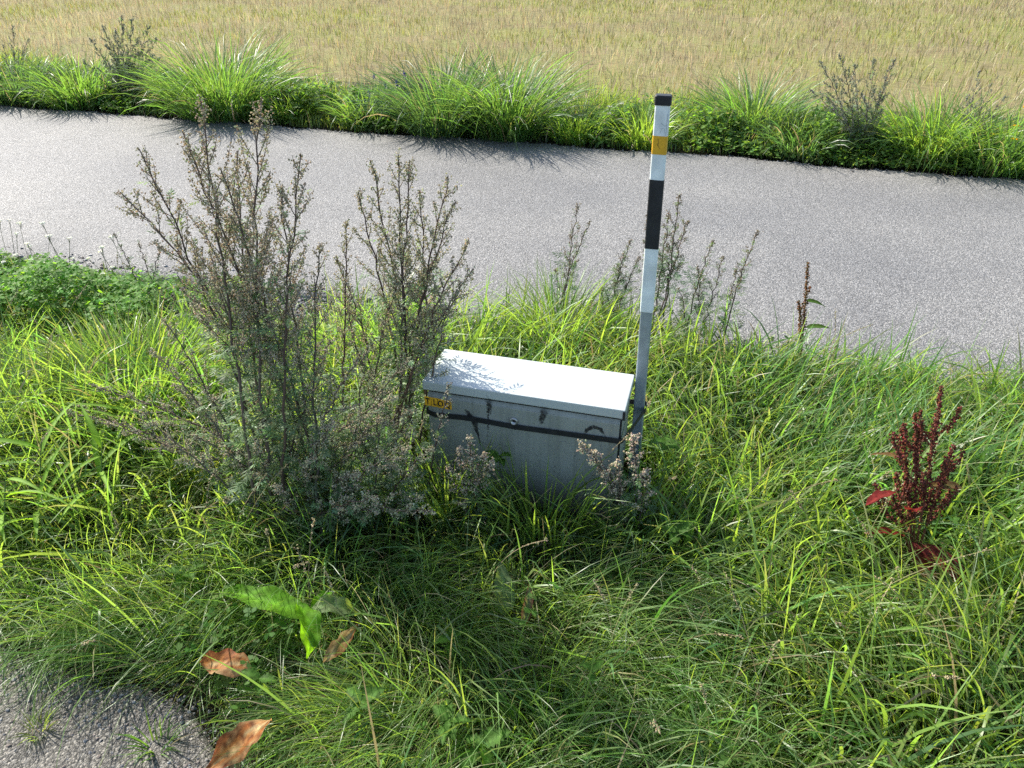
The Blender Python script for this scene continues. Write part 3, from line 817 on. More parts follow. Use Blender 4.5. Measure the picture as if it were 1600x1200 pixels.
thin("thin mugwort whose brown tops show directly behind the post's black band", 1024, 525, [(1062, 305), (1045, 330), (1075, 345), (1012, 340)], 113, dens=0.7)
thin("green mugwort with three tops just past the post, path behind it", 1075, 540, [(1115, 375), (1090, 415), (1130, 400), (1060, 450)], 114, leafiness=2.0)
thin("lone slanting thin mugwort farthest from the post along the grass edge", 1118, 545, [(1184, 360), (1150, 420)], 115, dens=0.5)
thin("small slender mugwort seedlings at the gravel beside the white flowers", 235, 470, [(178, 365), (216, 380), (250, 395)], 116)

# ------------------------------------------------------------------ docks
def dock(label, base, tipl, seed, seedcol, stemcol, t0=0.3, br=7, brl=0.16, name="dock_plant"):
    r = np.random.default_rng(seed)
    root = empty(name, base); tag(root, label, "weed")
    base = np.asarray(base, float)
    for tp in tipl:
        sa = Acc(); fa = Acc(); BP = []
        b0 = base + [0, 0, -0.02]
        pts = bez(b0, (b0 + tp) / 2 + [0, 0, 0.04], np.asarray(tp), 16)
        H = np.linalg.norm(tp - b0)
        tube(sa, pts, np.linspace(0.0045, 0.0012, 16), stemcol, 6)
        def whorls(P, ta, step, amp):
            n = len(P); seg = np.linalg.norm(np.diff(P, axis=0), axis=1).sum()
            m = int(seg * (1 - ta) / step)
            for q in range(m):
                t = ta + (1 - ta) * (q + 0.5) / m
                x = t * (n - 1); i = min(int(x), n - 2)
                c = P[i] + (P[i + 1] - P[i]) * (x - i)
                BP.append(c + r.normal(0, amp * (1.15 - 0.7 * t), (10, 3)))
        whorls(pts, t0, 0.0105, 0.006)
        for b in range(br):
            t = t0 + 0.5 * (b + r.random()) / max(br, 1)
            i = int(t * 15); p = pts[i]; T = unit(pts[i + 1] - pts[i])
            a_ = b * 2.4 + r.random()
            side = np.array([math.cos(a_), math.sin(a_), 0.1])
            ln = brl * r.uniform(0.6, 1.2)
            q = bez(p, p + (T * 0.4 + side * 0.45) * ln, p + (T * 1.0 + side * 0.45) * ln, 8)
            tube(sa, q, np.linspace(0.0022, 0.001, 8), stemcol, 4)
            whorls(q, 0.2, 0.0105, 0.0054)
        BP = np.concatenate(BP)
        buds(fa, BP, 0.0031, jit(seedcol, len(BP), r, 0.55, 0.2), r, 1.1)
        so = obj("stem", sa.mesh("stem", M_stem, True, base), root)
        f = obj("seed_spike", fa.mesh("seed_spike", M_bud, False, base), so); f["kind"] = "stuff"
    return root
R0 = gp(1428, 880)
rd = dock("dark red dock with upright seed spikes and crimson leaves in the grass", R0, tips(R0[1], (1471, 603), (1430, 645), (1408, 668), (1490, 695), (1392, 770)), 201, (0.17, 0.055, 0.036), (0.2, 0.075, 0.045), 0.35, 6, 0.11)
RED = [(0.21, 0.03, 0.026), (0.15, 0.02, 0.018)]
lr1 = leaf_mesh("leaf", 0.13, 0.045, M_bleaf, RED, 0.5, 0.05, 0.3, seed=1)
lr2 = leaf_mesh("leaf", 0.17, 0.05, M_bleaf, [(0.22, 0.05, 0.04), (0.15, 0.03, 0.03)], 0.5, 0.04, 0.3, seed=2)
lr3 = leaf_mesh("leaf", 0.12, 0.03, M_bleaf, [(0.22, 0.16, 0.06), (0.20, 0.08, 0.04)], 0.6, 0.05, 0.3, seed=3)
def loc_of(root, u, v, y):
    p = gy(u, v, y); b = np.array(root.location); return tuple(p - b)
place_leaf(lr1, rd, loc_of(rd, 1412, 838, R0[1] - 0.02), math.radians(200), 0.45, 0.3)
place_leaf(lr1, rd, loc_of(rd, 1425, 800, R0[1] - 0.03), math.radians(250), 0.9, 0.4)
place_leaf(lr2, rd, loc_of(rd, 1420, 845, R0[1] - 0.03), math.radians(-58), -0.35, 0.2)
place_leaf(lr1, rd, loc_of(rd, 1400, 770, R0[1] - 0.05), math.radians(220), 0.3, 0.4)
place_leaf(lr2, rd, loc_of(rd, 1440, 850, R0[1] - 0.05), math.radians(-40), -0.1, 0.5)
place_leaf(lr3, rd, loc_of(rd, 1425, 725, R0[1]), math.radians(185), 0.5, 0.3)
place_leaf(lr3, rd, loc_of(rd, 1450, 760, R0[1]), math.radians(20), 0.1, 0.3)
Q0 = np.array([gp(1256, 535)[0] + 0.0, 3.0, 0.0])
q0 = gy(1254, 560, 3.0); q0[2] = 0
bd = dock("single brown dock seed spike at the grass edge against the asphalt path", q0, [gy(1262, 410, 3.0), gy(1248, 470, 3.0)], 202, (0.22, 0.12, 0.05), (0.2, 0.12, 0.06), 0.35, 1, 0.06)
lg = leaf_mesh("leaf", 0.10, 0.028, M_bleaf, [(0.07, 0.14, 0.03), (0.06, 0.11, 0.03)], 0.5, 0.03, 0.3, seed=5)
place_leaf(lg, bd, loc_of(bd, 1258, 512, 3.0), math.radians(10), 0.25, 0.2)
place_leaf(lg, bd, loc_of(bd, 1258, 470, 3.0), math.radians(20), -0.1, 0.2)

# broad dock leaves in the grass near the pavement
GREEN = [(0.13, 0.30, 0.022), (0.11, 0.25, 0.02)]
PALE = [(0.16, 0.22, 0.10), (0.12, 0.18, 0.08)]
BROWN = [(0.42, 0.17, 0.05), (0.34, 0.10, 0.04)]
def leafplant(label, base, leaves, cat="weed", name="dock_rosette"):
    root = empty(name, base); tag(root, label, cat)
    for (me, off, az, pitch, roll, *lb) in leaves:
        place_leaf(me, root, off, math.radians(az), pitch, roll, "leaf", lb[0] if lb else None)
    return root
K0 = gp(470, 1010)
leafplant("bright green broad dock leaves curling over the grass near the pavement", K0, [
    (leaf_mesh("leaf", 0.28, 0.066, M_bleaf, GREEN, 0.55, 0.10, 0.35, 20, 8, 11), (0.045, 0, 0.125), 177, 0.25, -0.1),
    (leaf_mesh("leaf", 0.09, 0.04, M_bleaf, GREEN, 1.2, 0.12, 0.4, 14, 8, 12), (0.05, 0.01, 0.12), 80, 0.6, 0.2),
    (leaf_mesh("leaf", 0.15, 0.06, M_bleaf, GREEN, 1.5, 0.14, 0.5, 14, 8, 13), (0.02, 0.0, 0.16), -35, 0.25, -0.5),
    (leaf_mesh("leaf", 0.13, 0.05, M_bleaf, PALE, 1.5, 0.12, 0.4, 14, 8, 14), (0.05, 0.01, 0.15), 15, 0.35, 0.2)])
for lab, (u, v), z, L_, W_, az, pit, roll, sd in [
    ("orange-brown withered dock leaf on grass, nearest to the bright green leaves", (392, 1040), 0.13, 0.15, 0.062, 185, -0.05, -0.3, 21),
    ("large orange-brown withered leaf at the pavement edge, lowest in the picture", (425, 1125), 0.11, 0.17, 0.062, 235, -0.1, -0.3, 22),
    ("narrow brown-spotted upright dock leaf beside the curling green leaves", (505, 1035), 0.13, 0.12, 0.032, 62, 0.35, 0.7, 23)]:
    p = gp(u, v, z)
    cc = BROWN if sd != 23 else [(0.22, 0.17, 0.05), (0.36, 0.14, 0.05)]
    me = leaf_mesh("withered_leaf", L_, W_, M_bleaf, cc, 0.35, 0.09, 0.25, 18, 8, sd, spots=(0.16, 0.06, 0.025), ragged=0.13)
    o = place_leaf(me, None, tuple(p), math.radians(az), pit, roll, "withered_leaf")
    tag(o, lab, "leaf", "withered leaves")
J0 = gp(790, 985)
leafplant("pair of pale upright dock leaves in the fine grass before the cabinet", J0, [
    (leaf_mesh("leaf", 0.14, 0.055, M_bleaf, PALE, 0.5, 0.07, 0.3, 14, 8, 31), (0, 0, 0.06), 110, 1.0, 0.2),
    (leaf_mesh("leaf", 0.12, 0.028, M_bleaf, [(0.2, 0.24, 0.12), (0.3, 0.12, 0.08)], 0.9, 0.08, 0.4, 14, 8, 32), (0.05, -0.02, 0.05), 75, 0.9, 0.7)])

# palmate-leaved weeds low in the grass
def toothed(seed, L=0.05, W=0.026, c=((0.075, 0.16, 0.03), (0.06, 0.13, 0.025))):
    return leaf_mesh("leaf", L, W, M_bleaf, c, 0.6, 0.04, 0.25, 12, 4, seed, teeth=0.22)
tl = [toothed(s) for s in (41, 42, 43)]
GW = "small toothed-leaf weeds low in the grass"
for k, (lab, u, v, z, sc, nl) in enumerate([
    ("bright five-leaved weed standing against the cabinet door", 780, 712, 0.0, 1.0, 5),
    ("yellow-green broad-leaved weed at the cabinet door's far bottom corner", 690, 745, 0.0, 1.0, 4),
    ("toothed-leaf weed in the fine grass under the pale dock leaves", 705, 1000, 0.05, 1.0, 4),
    ("dark toothed-leaf weed low in the grass near the picture's lower edge", 700, 1125, 0.06, 1.2, 5),
    ("lowest toothed-leaf weed, half hidden at the picture's lower edge", 755, 1165, 0.05, 1.3, 5),
    ("small bright yellow-green weed in the sunny fine grass", 925, 1045, 0.08, 0.7, 4),
    ("small bright weed beside the orange-brown withered leaf", 405, 1060, 0.07, 0.8, 4),
    ("five-leaved weed in the fine grass between withered leaf and pale dock", 565, 1095, 0.06, 1.0, 5),
    ("dark broad weed in shade below the largest mugwort", 290, 895, 0.06, 1.3, 5),
    ("leafy weed beside the steel foot of the marker post", 1040, 690, 0.15, 1.0, 5),
    ("leafy weed in the shade at the cabinet corner beneath the cream buds", 1060, 830, 0.1, 1.1, 5)]):
    p = gy(u, v, BY0 - 0.045) if k < 2 else gp(u, v, z + 0.06)
    r = np.random.default_rng(300 + k)
    root = empty("toothed_weed", (p[0], p[1], 0)); tag(root, lab, "weed", GW)
    a = Acc(); tube(a, np.array([[0, 0, -0.01], [0.004, 0, p[2] * 0.5], [0, 0, p[2]]]), 0.0014, (0.09, 0.13, 0.04), 4)
    obj("stem", a.mesh("stem", M_stem), root)
    for q in range(nl):
        o = place_leaf(tl[q % 3], root, (0, 0, p[2] - 0.012 * (q % 2)), r.uniform(0, 1) + q * 2 * math.pi / nl if k >= 2 else math.pi * (q + 0.5) / nl + math.pi, r.uniform(0.1, 0.7), r.normal(0, 0.3))
        o.scale = (sc * r.uniform(0.8, 1.25),) * 3

# broad-bladed reed grass by the left border
def reed(label, base, top, seed, nleaf=6):
    r = np.random.default_rng(seed)
    root = empty("reed_grass", base); tag(root, label, "grass plant", "broad-bladed reed grass plants")
    base = np.asarray(base, float); top = np.asarray(top, float)
    pts = bez(base + [0, 0, -0.02], (base + top) / 2 + [0, 0, 0.03], top, 10)
    a = Acc(); tube(a, pts, np.linspace(0.003, 0.0015, 10), (0.11, 0.17, 0.05), 5)
    obj("stem", a.mesh("stem", M_stem, True, base), root)
    a0 = r.uniform(0, 6.28)
    for q in range(nleaf):
        i = int(3 + 6 * q / nleaf)
        me = leaf_mesh("leaf", r.uniform(0.18, 0.3), r.uniform(0.012, 0.019), M_herb, [(0.16, 0.27, 0.035), (0.14, 0.25, 0.03)], r.uniform(0.4, 1.2), 0.02, 0.5, 10, 2, seed + q, tip=0.75)
        az = a0 + q * math.pi + r.normal(0, 0.5)
        place_leaf(me, root, tuple(pts[i] - base), az, r.uniform(0.2, 0.9), r.normal(0, 0.2))
for k, (u, v, du, dv, lab) in enumerate([
    (60, 800, 65, 690, "broad-bladed reed grass with fan of yellow-green leaves at picture's edge"),
    (20, 860, 10, 740, "reed grass cut by the picture's edge, lowest of the reed plants"),
    (150, 800, 160, 690, "broad-bladed reed grass below the sunlit tussock"),
    (100, 860, 60, 790, "short reed grass with bright folded leaf in shade"),
    (200, 740, 225, 640, "reed grass next to a leaning mugwort branch")]):
    b = gp(u, v); b = gy(du, v + 0, b[1]); b[2] = 0
    reed(lab, b, gy(du, dv, b[1]), 400 + 10 * k)

# ------------------------------------------------------------------ tussocks, each a thing
def tussock(label, base, rad, n, Lr, W, col, seed, group, lean=0.75, bendr=(0.5, 1.6), K=5, name="grass_tussock", cat="grass tussock"):
    r = np.random.default_rng(seed)
    a = Acc()
    rr = rad * np.sqrt(r.random(n)); an = r.uniform(0, 6.283, n)
    P = np.stack([base[0] + rr * np.cos(an), base[1] + rr * np.sin(an), np.full(n, -0.015)], -1)
    az = an + r.normal(0, 0.5, n)
    th0 = np.abs(r.normal(0, 0.15, n)) + lean * rr / rad * 0.6
    L = r.uniform(*Lr, n) * (1 - 0.15 * rr / rad)
    bend = r.uniform(*bendr, n)
    kink = np.where(r.random(n) < 0.12, r.uniform(0.6, 1.3, n), 0)
    Wd = W * r.uniform(0.7, 1.3, n)
    k = blade_keep(P, L, az, th0, bend, kink)
    cols = jit(col, n, r, 0.3, 0.07)
    dry = r.random(n) < 0.05
    cols[dry] = jit((0.27, 0.235, 0.12), int(dry.sum()), r)
    blades(a, P[k], L[k], Wd[k], az[k], th0[k], bend[k], r.normal(0, 0.7, n)[k], cols[k], K, kink[k])
    o = obj(name, a.mesh(name, M_grass, True, (base[0], base[1], 0)), None, (base[0], base[1], 0))
    return tag(o, label, cat, group)
TF = "tall grass tussocks along the far side of the path"
LG = (0.085, 0.165, 0.048); DG = (0.055, 0.115, 0.048); YG = (0.13, 0.22, 0.048)
for k, (u, v, rad, n, L0, L1, c, lab) in enumerate([
    (335, 185, 0.38, 2000, 0.55, 0.86, LG, "large arching tussock across the path behind the largest mugwort"),
    (120, 165, 0.30, 1100, 0.35, 0.6, LG, "bright leaning tussock across the path beside the dark weed shrub"),
    (15, 160, 0.28, 900, 0.35, 0.6, DG, "dark tussock across the path cut by the picture's edge"),
    (690, 205, 0.34, 1700, 0.52, 0.80, DG, "dark drooping tussock across the path, one of a joined pair"),
    (785, 215, 0.31, 1600, 0.52, 0.82, LG, "brighter tussock of the joined pair, on the post's side"),
    (440, 190, 0.20, 600, 0.25, 0.42, YG, "short yellow-green tussock next to the large arching tussock"),
    (900, 215, 0.22, 700, 0.25, 0.42, YG, "small bright tussock on the cabinet side of the post's yellow band"),
    (1000, 228, 0.22, 700, 0.25, 0.42, YG, "small tussock hidden partly by the top of the post"),
    (1175, 210, 0.24, 1100, 0.45, 0.66, LG, "round-topped drooping tussock across the path past the post"),
    (1250, 248, 0.22, 600, 0.25, 0.42, DG, "low dark tussock between round-topped tussock and thin shrub"),
    (1450, 245, 0.30, 1100, 0.4, 0.62, YG, "bright spreading tussock beyond the thin shrub"),
    (1555, 262, 0.30, 1000, 0.4, 0.6, LG, "tussock beside the yellow flowers at the picture's edge"),
    (560, 200, 0.24, 700, 0.3, 0.45, LG, "low leafy tussock across the path near the blue flowers")]):
    p = gp(u, v); p[1] = max(p[1], 6.42)
    tussock(lab, p, rad * 1.0, int(n * 0.85), (L0 * 0.55, L1 * 1.2), 0.0085, c, 500 + k, TF, K=5)
TN = "grass tussocks on the near verge"
for k, (u, v, rad, n, L0, L1, w, c, lab) in enumerate([
    (215, 640, 0.26, 1100, 0.3, 0.5, 0.0065, YG, "sunlit tall yellow-green tussock beside the clover"),
    (70, 690, 0.24, 700, 0.28, 0.45, 0.006, LG, "tussock between reed grass and clover at the picture's edge"),
    (870, 545, 0.13, 420, 0.3, 0.5, 0.0055, YG, "bright upright tussock directly behind the cabinet lid"),
    (975, 575, 0.12, 300, 0.25, 0.42, 0.006, (0.14, 0.19, 0.045), "pale straw-flecked tussock between cabinet lid and post"),
    (560, 590, 0.20, 500, 0.3, 0.46, 0.004, YG, "yellow-green tussock behind the two large mugworts"),
    (850, 1150, 0.07, 90, 0.16, 0.27, 0.0055, (0.07, 0.16, 0.03), "coarse tuft with arching blades at the picture's lower edge"),
    (705, 815, 0.07, 80, 0.25, 0.44, 0.0065, YG, "few bright upright blades before the cabinet door near its label end"),
    (850, 835, 0.11, 110, 0.22, 0.42, 0.0062, YG, "few thin bright blades before the middle of the cabinet door"),
    (60, 1140, 0.02, 40, 0.05, 0.09, 0.003, (0.14, 0.19, 0.06), "small pale grass tuft growing in the pavement"),
    (242, 1165, 0.025, 40, 0.07, 0.13, 0.0035, (0.10, 0.19, 0.04), "small green grass tuft in pavement cracks near its edge")]):
    p = gp(u, v)
    fr = k in (6, 7)
    tussock(lab, p, rad, n, (L0, L1), w, c, 560 + k, TN, lean=0.25 if fr else 0.8, bendr=(0.1, 0.9) if fr else (0.3, 1.5), K=5)

# ------------------------------------------------------------------ far shrubs and flowers
GS = "weed shrubs across the path"
def far_shrub(label, u, v, tipl, seed, **k):
    b = gp(u, v); b[1] = max(b[1], 6.35); b[2] = 0; b[0] = gy(u, v, b[1])[0]
    return mugwort(label, b, [(gy(a_, c_, b[1] + dy),) for (a_, c_, dy) in tipl], seed, GS, **{**dict(dens=0.35, budsize=0.0035, br_len=0.2, leafiness=1.2, t_fl=0.3, bud=(0.32, 0.32, 0.24), leafc=(0.16, 0.21, 0.13)), **k})
far_shrub("tall dark feathery weed shrub casting its shadow on the path", 205, 168, [(205, 30, 0.05), (245, 60, 0.05), (160, 40, 0.05), (200, 80, -0.1), (240, 110, -0.1), (170, 100, -0.1), (130, 95, 0.05), (190, 25, 0), (235, 40, .1), (165, 70, 0), (150, 105, -.1), (215, 60, .1), (250, 90, 0), (180, 45, .15), (140, 60, .1), (225, 100, -.1), (125, 125, 0)], 601, dens=0.6, leafiness=2.2)
far_shrub("thin open weed shrub across the path past the round-topped tussock", 1340, 250, [(1280, 95, 0), (1310, 85, .1), (1335, 100, 0), (1365, 90, .1), (1385, 120, 0), (1400, 90, .1), (1290, 150, -.1), (1350, 150, -.1), (1265, 140, 0)], 602, dens=0.5, leafiness=1.8)
far_shrub("grey weed shrub behind the bright spreading tussock", 1500, 255, [(1530, 110, .2), (1550, 130, .2), (1510, 150, .1), (1570, 150, .1)], 603)
far_shrub("small dark weed shrub behind the dark tussock at the picture's edge", 30, 160, [(20, 40, .2), (45, 60, .2), (5, 70, .1)], 604)

def flower_plants(name, label, group, cat, spots, hr, headcol, headr, nh, seed, stemc=(0.08, 0.12, 0.04), size=0.003, flat=True):
    r = np.random.default_rng(seed)
    protos = []
    for q in range(5):
        a = Acc(); h = hr[0] + (hr[1] - hr[0]) * q / 4
        lean = r.normal(0, 0.04, 2)
        top = np.array([lean[0], lean[1], h])
        tube(a, bez(np.array([0, 0, -0.01]), top * 0.5 + [0.01, 0, 0.02], top, 7), 0.0012, stemc, 4)
        for j in range(3):
            an = r.uniform(0, 6.28); rad = headr * r.uniform(0.4, 1.0)
            e = top + [rad * math.cos(an), rad * math.sin(an), 0.008]
            tube(a, np.array([top * 0.92, e]), 0.0007, stemc, 3)
        rr = headr * np.sqrt(r.random(nh)); an = r.uniform(0, 6.28, nh)
        P = top + np.stack([rr * np.cos(an), rr * np.sin(an), (0.012 - 8 * rr ** 2 if flat else r.uniform(-0.06, 0.01, nh))], -1)
        buds(a, P, size, jit(headcol, nh, r, 0.12, 0.03), r, 0.6)
        protos.append(a.mesh(name, M_bud, False))
    for k, (x, y) in enumerate(spots):
        o = obj(name, protos[k % 5], None, (x, y, 0))
        o.rotation_euler = (0, 0, r.uniform(0, 6.28))
        tag(o, label, cat, group)
r = np.random.default_rng(8)
sp = []
while len(sp) < 34:
    u = r.uniform(-60, 190); v = 372 + 0.22 * u + r.normal(0, 16)
    p = gp(u, v, 0.2)
    if p[1] < 3.03: sp.append((p[0], p[1]))
flower_plants("white_flower", "small white flat-topped flower on a thin stalk at the gravelly path edge", "white flowers at the path edge by the clover", "flower", sp, (0.10, 0.27), (0.85, 0.85, 0.8), 0.011, 20, 81, size=0.0045)
sp = [(gp(u, v)[0], max(6.35, gp(u, v)[1])) for (u, v) in [(1560, 262), (1575, 260), (1585, 268), (1596, 262), (1570, 270), (1550, 265)]]
flower_plants("yellow_flower", "yellow button-topped flower across the path at the picture's edge", "yellow flowers across the path", "flower", sp, (0.22, 0.42), (0.75, 0.45, 0.01), 0.022, 26, 82, size=0.006)
sp = [(gp(u, v)[0], max(6.4, gp(u, v)[1])) for (u, v) in [(590, 195), (605, 190), (622, 200), (575, 200), (640, 195)]]
flower_plants("blue_flower", "spike of small violet-blue flowers across the path between low tussocks", "blue flowers across the path", "flower", sp, (0.3, 0.45), (0.14, 0.12, 0.42), 0.012, 22, 83, size=0.006, flat=False)
sp = [(gp(u, v)[0], max(6.4, gp(u, v)[1])) for (u, v) in [(900, 225), (930, 225), (945, 228), (965, 230), (885, 222)]]
flower_plants("pale_flower", "small whitish flower head in the low grass across the path near the post", "pale flowers across the path", "flower", sp, (0.16, 0.34), (0.7, 0.7, 0.62), 0.018, 12, 84, size=0.006)

# ------------------------------------------------------------------ grass, clover, stubble, gravel: what nobody could count
def in_view(P, mu=360, mv=420):
    u, v = proj(P)
    return (u > -mu) & (u < 1600 + mu) & (v > -mv) & (v < 1200 + mv) & ((P - CC) @ CF > 0.2)
def scatter(x0, x1, y0, y1, dens, r):
    n = int((x1 - x0) * (y1 - y0) * dens)
    return np.stack([r.uniform(x0, x1, n), r.uniform(y0, y1, n), np.full(n, -0.012)], -1)
def sm(x, a, b):
    t = np.clip((x - a) / (b - a), 0, 1); return t * t * (3 - 2 * t)
def bare(x, y):
    """0 where grass cannot grow: pavement, path, gravelly and clover patches"""
    k = sm(y - pave_edge(x), 0.0, 0.12) * sm(edge_near(x) - y - 0.10 * sm(-x, 0.7, 1.2), 0.03, 0.16)
    k *= 1 - (0.95 - 0.3 * sm(-x, 2.3, 2.7)) * sm(-x, 1.3, 1.7) * sm(y, 2.5, 2.7)
    k *= 1 - 0.8 * np.exp(-(((x + 1.55) / 0.45) ** 2 + ((y - 2.95) / 0.16) ** 2))
    inside = (x > BX0 - 0.01) & (x < BX1 + 0.01) & (y > BY0 - 0.01) & (y < BY1 + 0.01)
    return k * (~inside)
def fine_zone(x, y):
    line = np.interp(x, [-4, -2.0, -1.1, -0.5, 0.15, 0.5], [1.15, 1.30, 1.45, 1.66, 1.72, 1.0])
    return sm(line - y, -0.08, 0.12) * sm(0.55 - x + (vnoise(x, y, 0.4, 7) - 0.5) * 0.6, 0, 0.25)

def lay_dir(x, y, r, spread):
    """direction in which the grass lies: swirls, mostly falling away from the path towards the camera"""
    a = (fbm(x, y, 0.55, 21) - 0.5) * 7.0 - 1.3
    return a + r.normal(0, spread, len(x))

PRESS = [(*gp(345, 1085)[:2], 0.10, 0.75), (*gp(395, 1190)[:2], 0.10, 0.75), (*gp(420, 1040)[:2], 0.14, 0.6), (*gp(500, 1040)[:2], 0.10, 0.6),
         (*gp(520, 1045)[:2], 0.06, 0.6), (*gp(790, 1010)[:2], 0.10, 0.6), (*gp(1400, 900)[:2], 0.14, 0.45), (*gp(1460, 930)[:2], 0.10, 0.45)]
def near_grass(name, label, dens, Wm, Lm, K, seed, wfun, colf, th, bd, spread=1.2, kinkp=0.12, dryp=0.06):
    r = np.random.default_rng(seed)
    P = scatter(-4.6, 2.9, 0.3, 3.15, dens, r)
    # clumping: pull blades towards clump centres
    x, y = P[:, 0], P[:, 1]
    w = wfun(x, y) * bare(x, y) * (0.35 + 0.9 * fbm(x, y, 0.16, seed + 3))
    P = P[(r.random(len(P)) < w) & in_view(P)]
    x, y = P[:, 0], P[:, 1]; n = len(P)
    h = 0.62 + 0.75 * fbm(x, y, 0.5, seed + 5)
    front = sm(y, 1.45, 1.6) * sm(BY0 + 0.02 - y, -0.02, 0.02) * sm(x, BX0 - 0.05, BX0 + 0.05) * sm(BX1 + 0.1 - x, 0, 0.1)
    h *= 1 - 0.25 * front
    h *= 1 - 0.4 * sm(-x, 1.35, 1.7) * sm(y, 1.95, 2.3)
    for (qx, qy, qr, qk) in PRESS:
        h *= 1 - qk * np.exp(-((x - qx) ** 2 + (y - qy) ** 2) / qr ** 2)
    h *= 1 - 0.35 * sm(y, 2.75, 3.0)
    L = Lm * h * r.uniform(0.55, 1.25, n)
    az = lay_dir(x, y, r, spread)
    th0 = np.abs(r.normal(th[0], th[1], n)); bend = np.abs(r.normal(bd[0], bd[1], n))
    kink = np.where(r.random(n) < kinkp, r.uniform(0.5, 1.5, n), 0)
    W = Wm * r.uniform(0.6, 1.35, n)
    cols = colf(x, y, n, r)
    dry = r.random(n) < dryp
    cols[dry] = jit((0.27, 0.235, 0.12), int(dry.sum()), r, 0.3)
    k = blade_keep(P, L, az, th0, bend, kink)
    tipc = cols.copy(); td = r.random(n) < 0.2; tipc[td] = (0.28, 0.25, 0.12)
    a = Acc()
    blades(a, P[k], L[k], W[k], az[k], th0[k], bend[k], r.normal(0, 0.6, n)[k], cols[k], K, kink[k], tipc[k])
    o = obj(name, a.mesh(name, M_grass))
    return tag(o, label, "grass", None, "stuff")
def col_mix(c0, c1, seed):
    c0 = np.array(c0); c1 = np.array(c1)
    def f(x, y, n, r):
        t = np.clip(fbm(x, y, 0.45, seed) * 2.2 - 0.6 + r.normal(0, 0.2, n), 0, 1)[:, None]
        c = c0 * (1 - t) + c1 * t
        return np.clip(c * r.uniform(0.7, 1.3, n)[:, None] * (1 + r.normal(0, 0.06, (n, 3))), 0.004, 1)
    return f
near_grass("meadow_grass", "broad bright green meadow grass of the near verge", 2000, 0.0076, 0.36, 6, 901,
           lambda x, y: (1 - 0.95 * fine_zone(x, y)), col_mix((0.08, 0.175, 0.058), (0.15, 0.24, 0.055), 31), (0.30, 0.24), (0.9, 0.6), dryp=0.03)
near_grass("verge_grass", "medium bladed green grass filling the near verge", 4000, 0.0044, 0.28, 5, 911,
           lambda x, y: (1 - 0.7 * fine_zone(x, y)), col_mix((0.075, 0.16, 0.053), (0.15, 0.22, 0.058), 33), (0.35, 0.3), (1.3, 0.7), dryp=0.06)
near_grass("fine_grass", "fine matted grass swept over the lower verge near the pavement", 9500, 0.0024, 0.32, 6, 921,
           lambda x, y: fine_zone(x, y), col_mix((0.085, 0.18, 0.05), (0.15, 0.245, 0.052), 35), (0.75, 0.35), (1.1, 0.5), 0.5, 0.05, 0.04)
near_grass("thatch", "dull short undergrowth blades and dead straw beneath the verge grass", 1900, 0.003, 0.14, 3, 931,
           lambda x, y: 1 + 0 * x, col_mix((0.05, 0.10, 0.025), (0.13, 0.14, 0.05), 37), (0.9, 0.5), (0.8, 0.5), 3.0, 0.1, 0.2)

def seed_stalks(name, label, x0, x1, y0, y1, n, hr, seed, wf):
    """thin dry flowering stalks of the grasses, each with a narrow seed head"""
    r = np.random.default_rng(seed); a = Acc()
    x = r.uniform(x0, x1, n * 4); y = r.uniform(y0, y1, n * 4)
    k = r.random(n * 4) < wf(x, y); x = x[k][:n]; y = y[k][:n]
    for i in range(len(x)):
        h = r.uniform(*hr); an = r.uniform(0, 6.28); l = h * r.uniform(0.15, 0.7)
        b = np.array([x[i], y[i], -0.01]); t = b + [l * math.cos(an), l * math.sin(an), h]
        m = b + [l * 0.25 * math.cos(an), l * 0.25 * math.sin(an), h * 0.65]
        p = bez(b, m, t, 9)
        if not cabinet_free(p).all() or ((abs(p[:, 0] + 0.14) < 0.03) & (abs(p[:, 1] - 2.03) < 0.03)).any(): continue
        c = jit((0.30, 0.27, 0.15), 1, r, 0.3)[0]
        tube(a, p, np.linspace(0.0013, 0.0007, 9), c, 3)
        q = r.random(26) ** 0.8; d = p[-1] - p[-3]
        P = p[-3][None] + d[None] * q[:, None] * 1.1 + r.normal(0, 0.0022, (26, 3))
        buds(a, P, 0.0016, jit((0.36, 0.30, 0.17), 26, r, 0.3), r, 2.0)
    tag(obj(name, a.mesh(name, M_straw, False)), label, "grass", None, "stuff")
seed_stalks("seed_stalks", "thin dry grass stalks with seed heads scattered over the near verge", -2.8, 2.0, 0.9, 2.95, 150, (0.22, 0.42), 981, lambda x, y: bare(x, y) * (0.25 + 0.75 * sm(fbm(x, y, 0.4, 983), 0.4, 0.6)))
seed_stalks("far_seed_stalks", "dry grass stalks standing in the verge across the path", -9.5, 4.5, 6.3, 7.6, 240, (0.3, 0.62), 985, lambda x, y: 0.2 + 0.8 * sm(fbm(x, y, 0.6, 986), 0.4, 0.6))

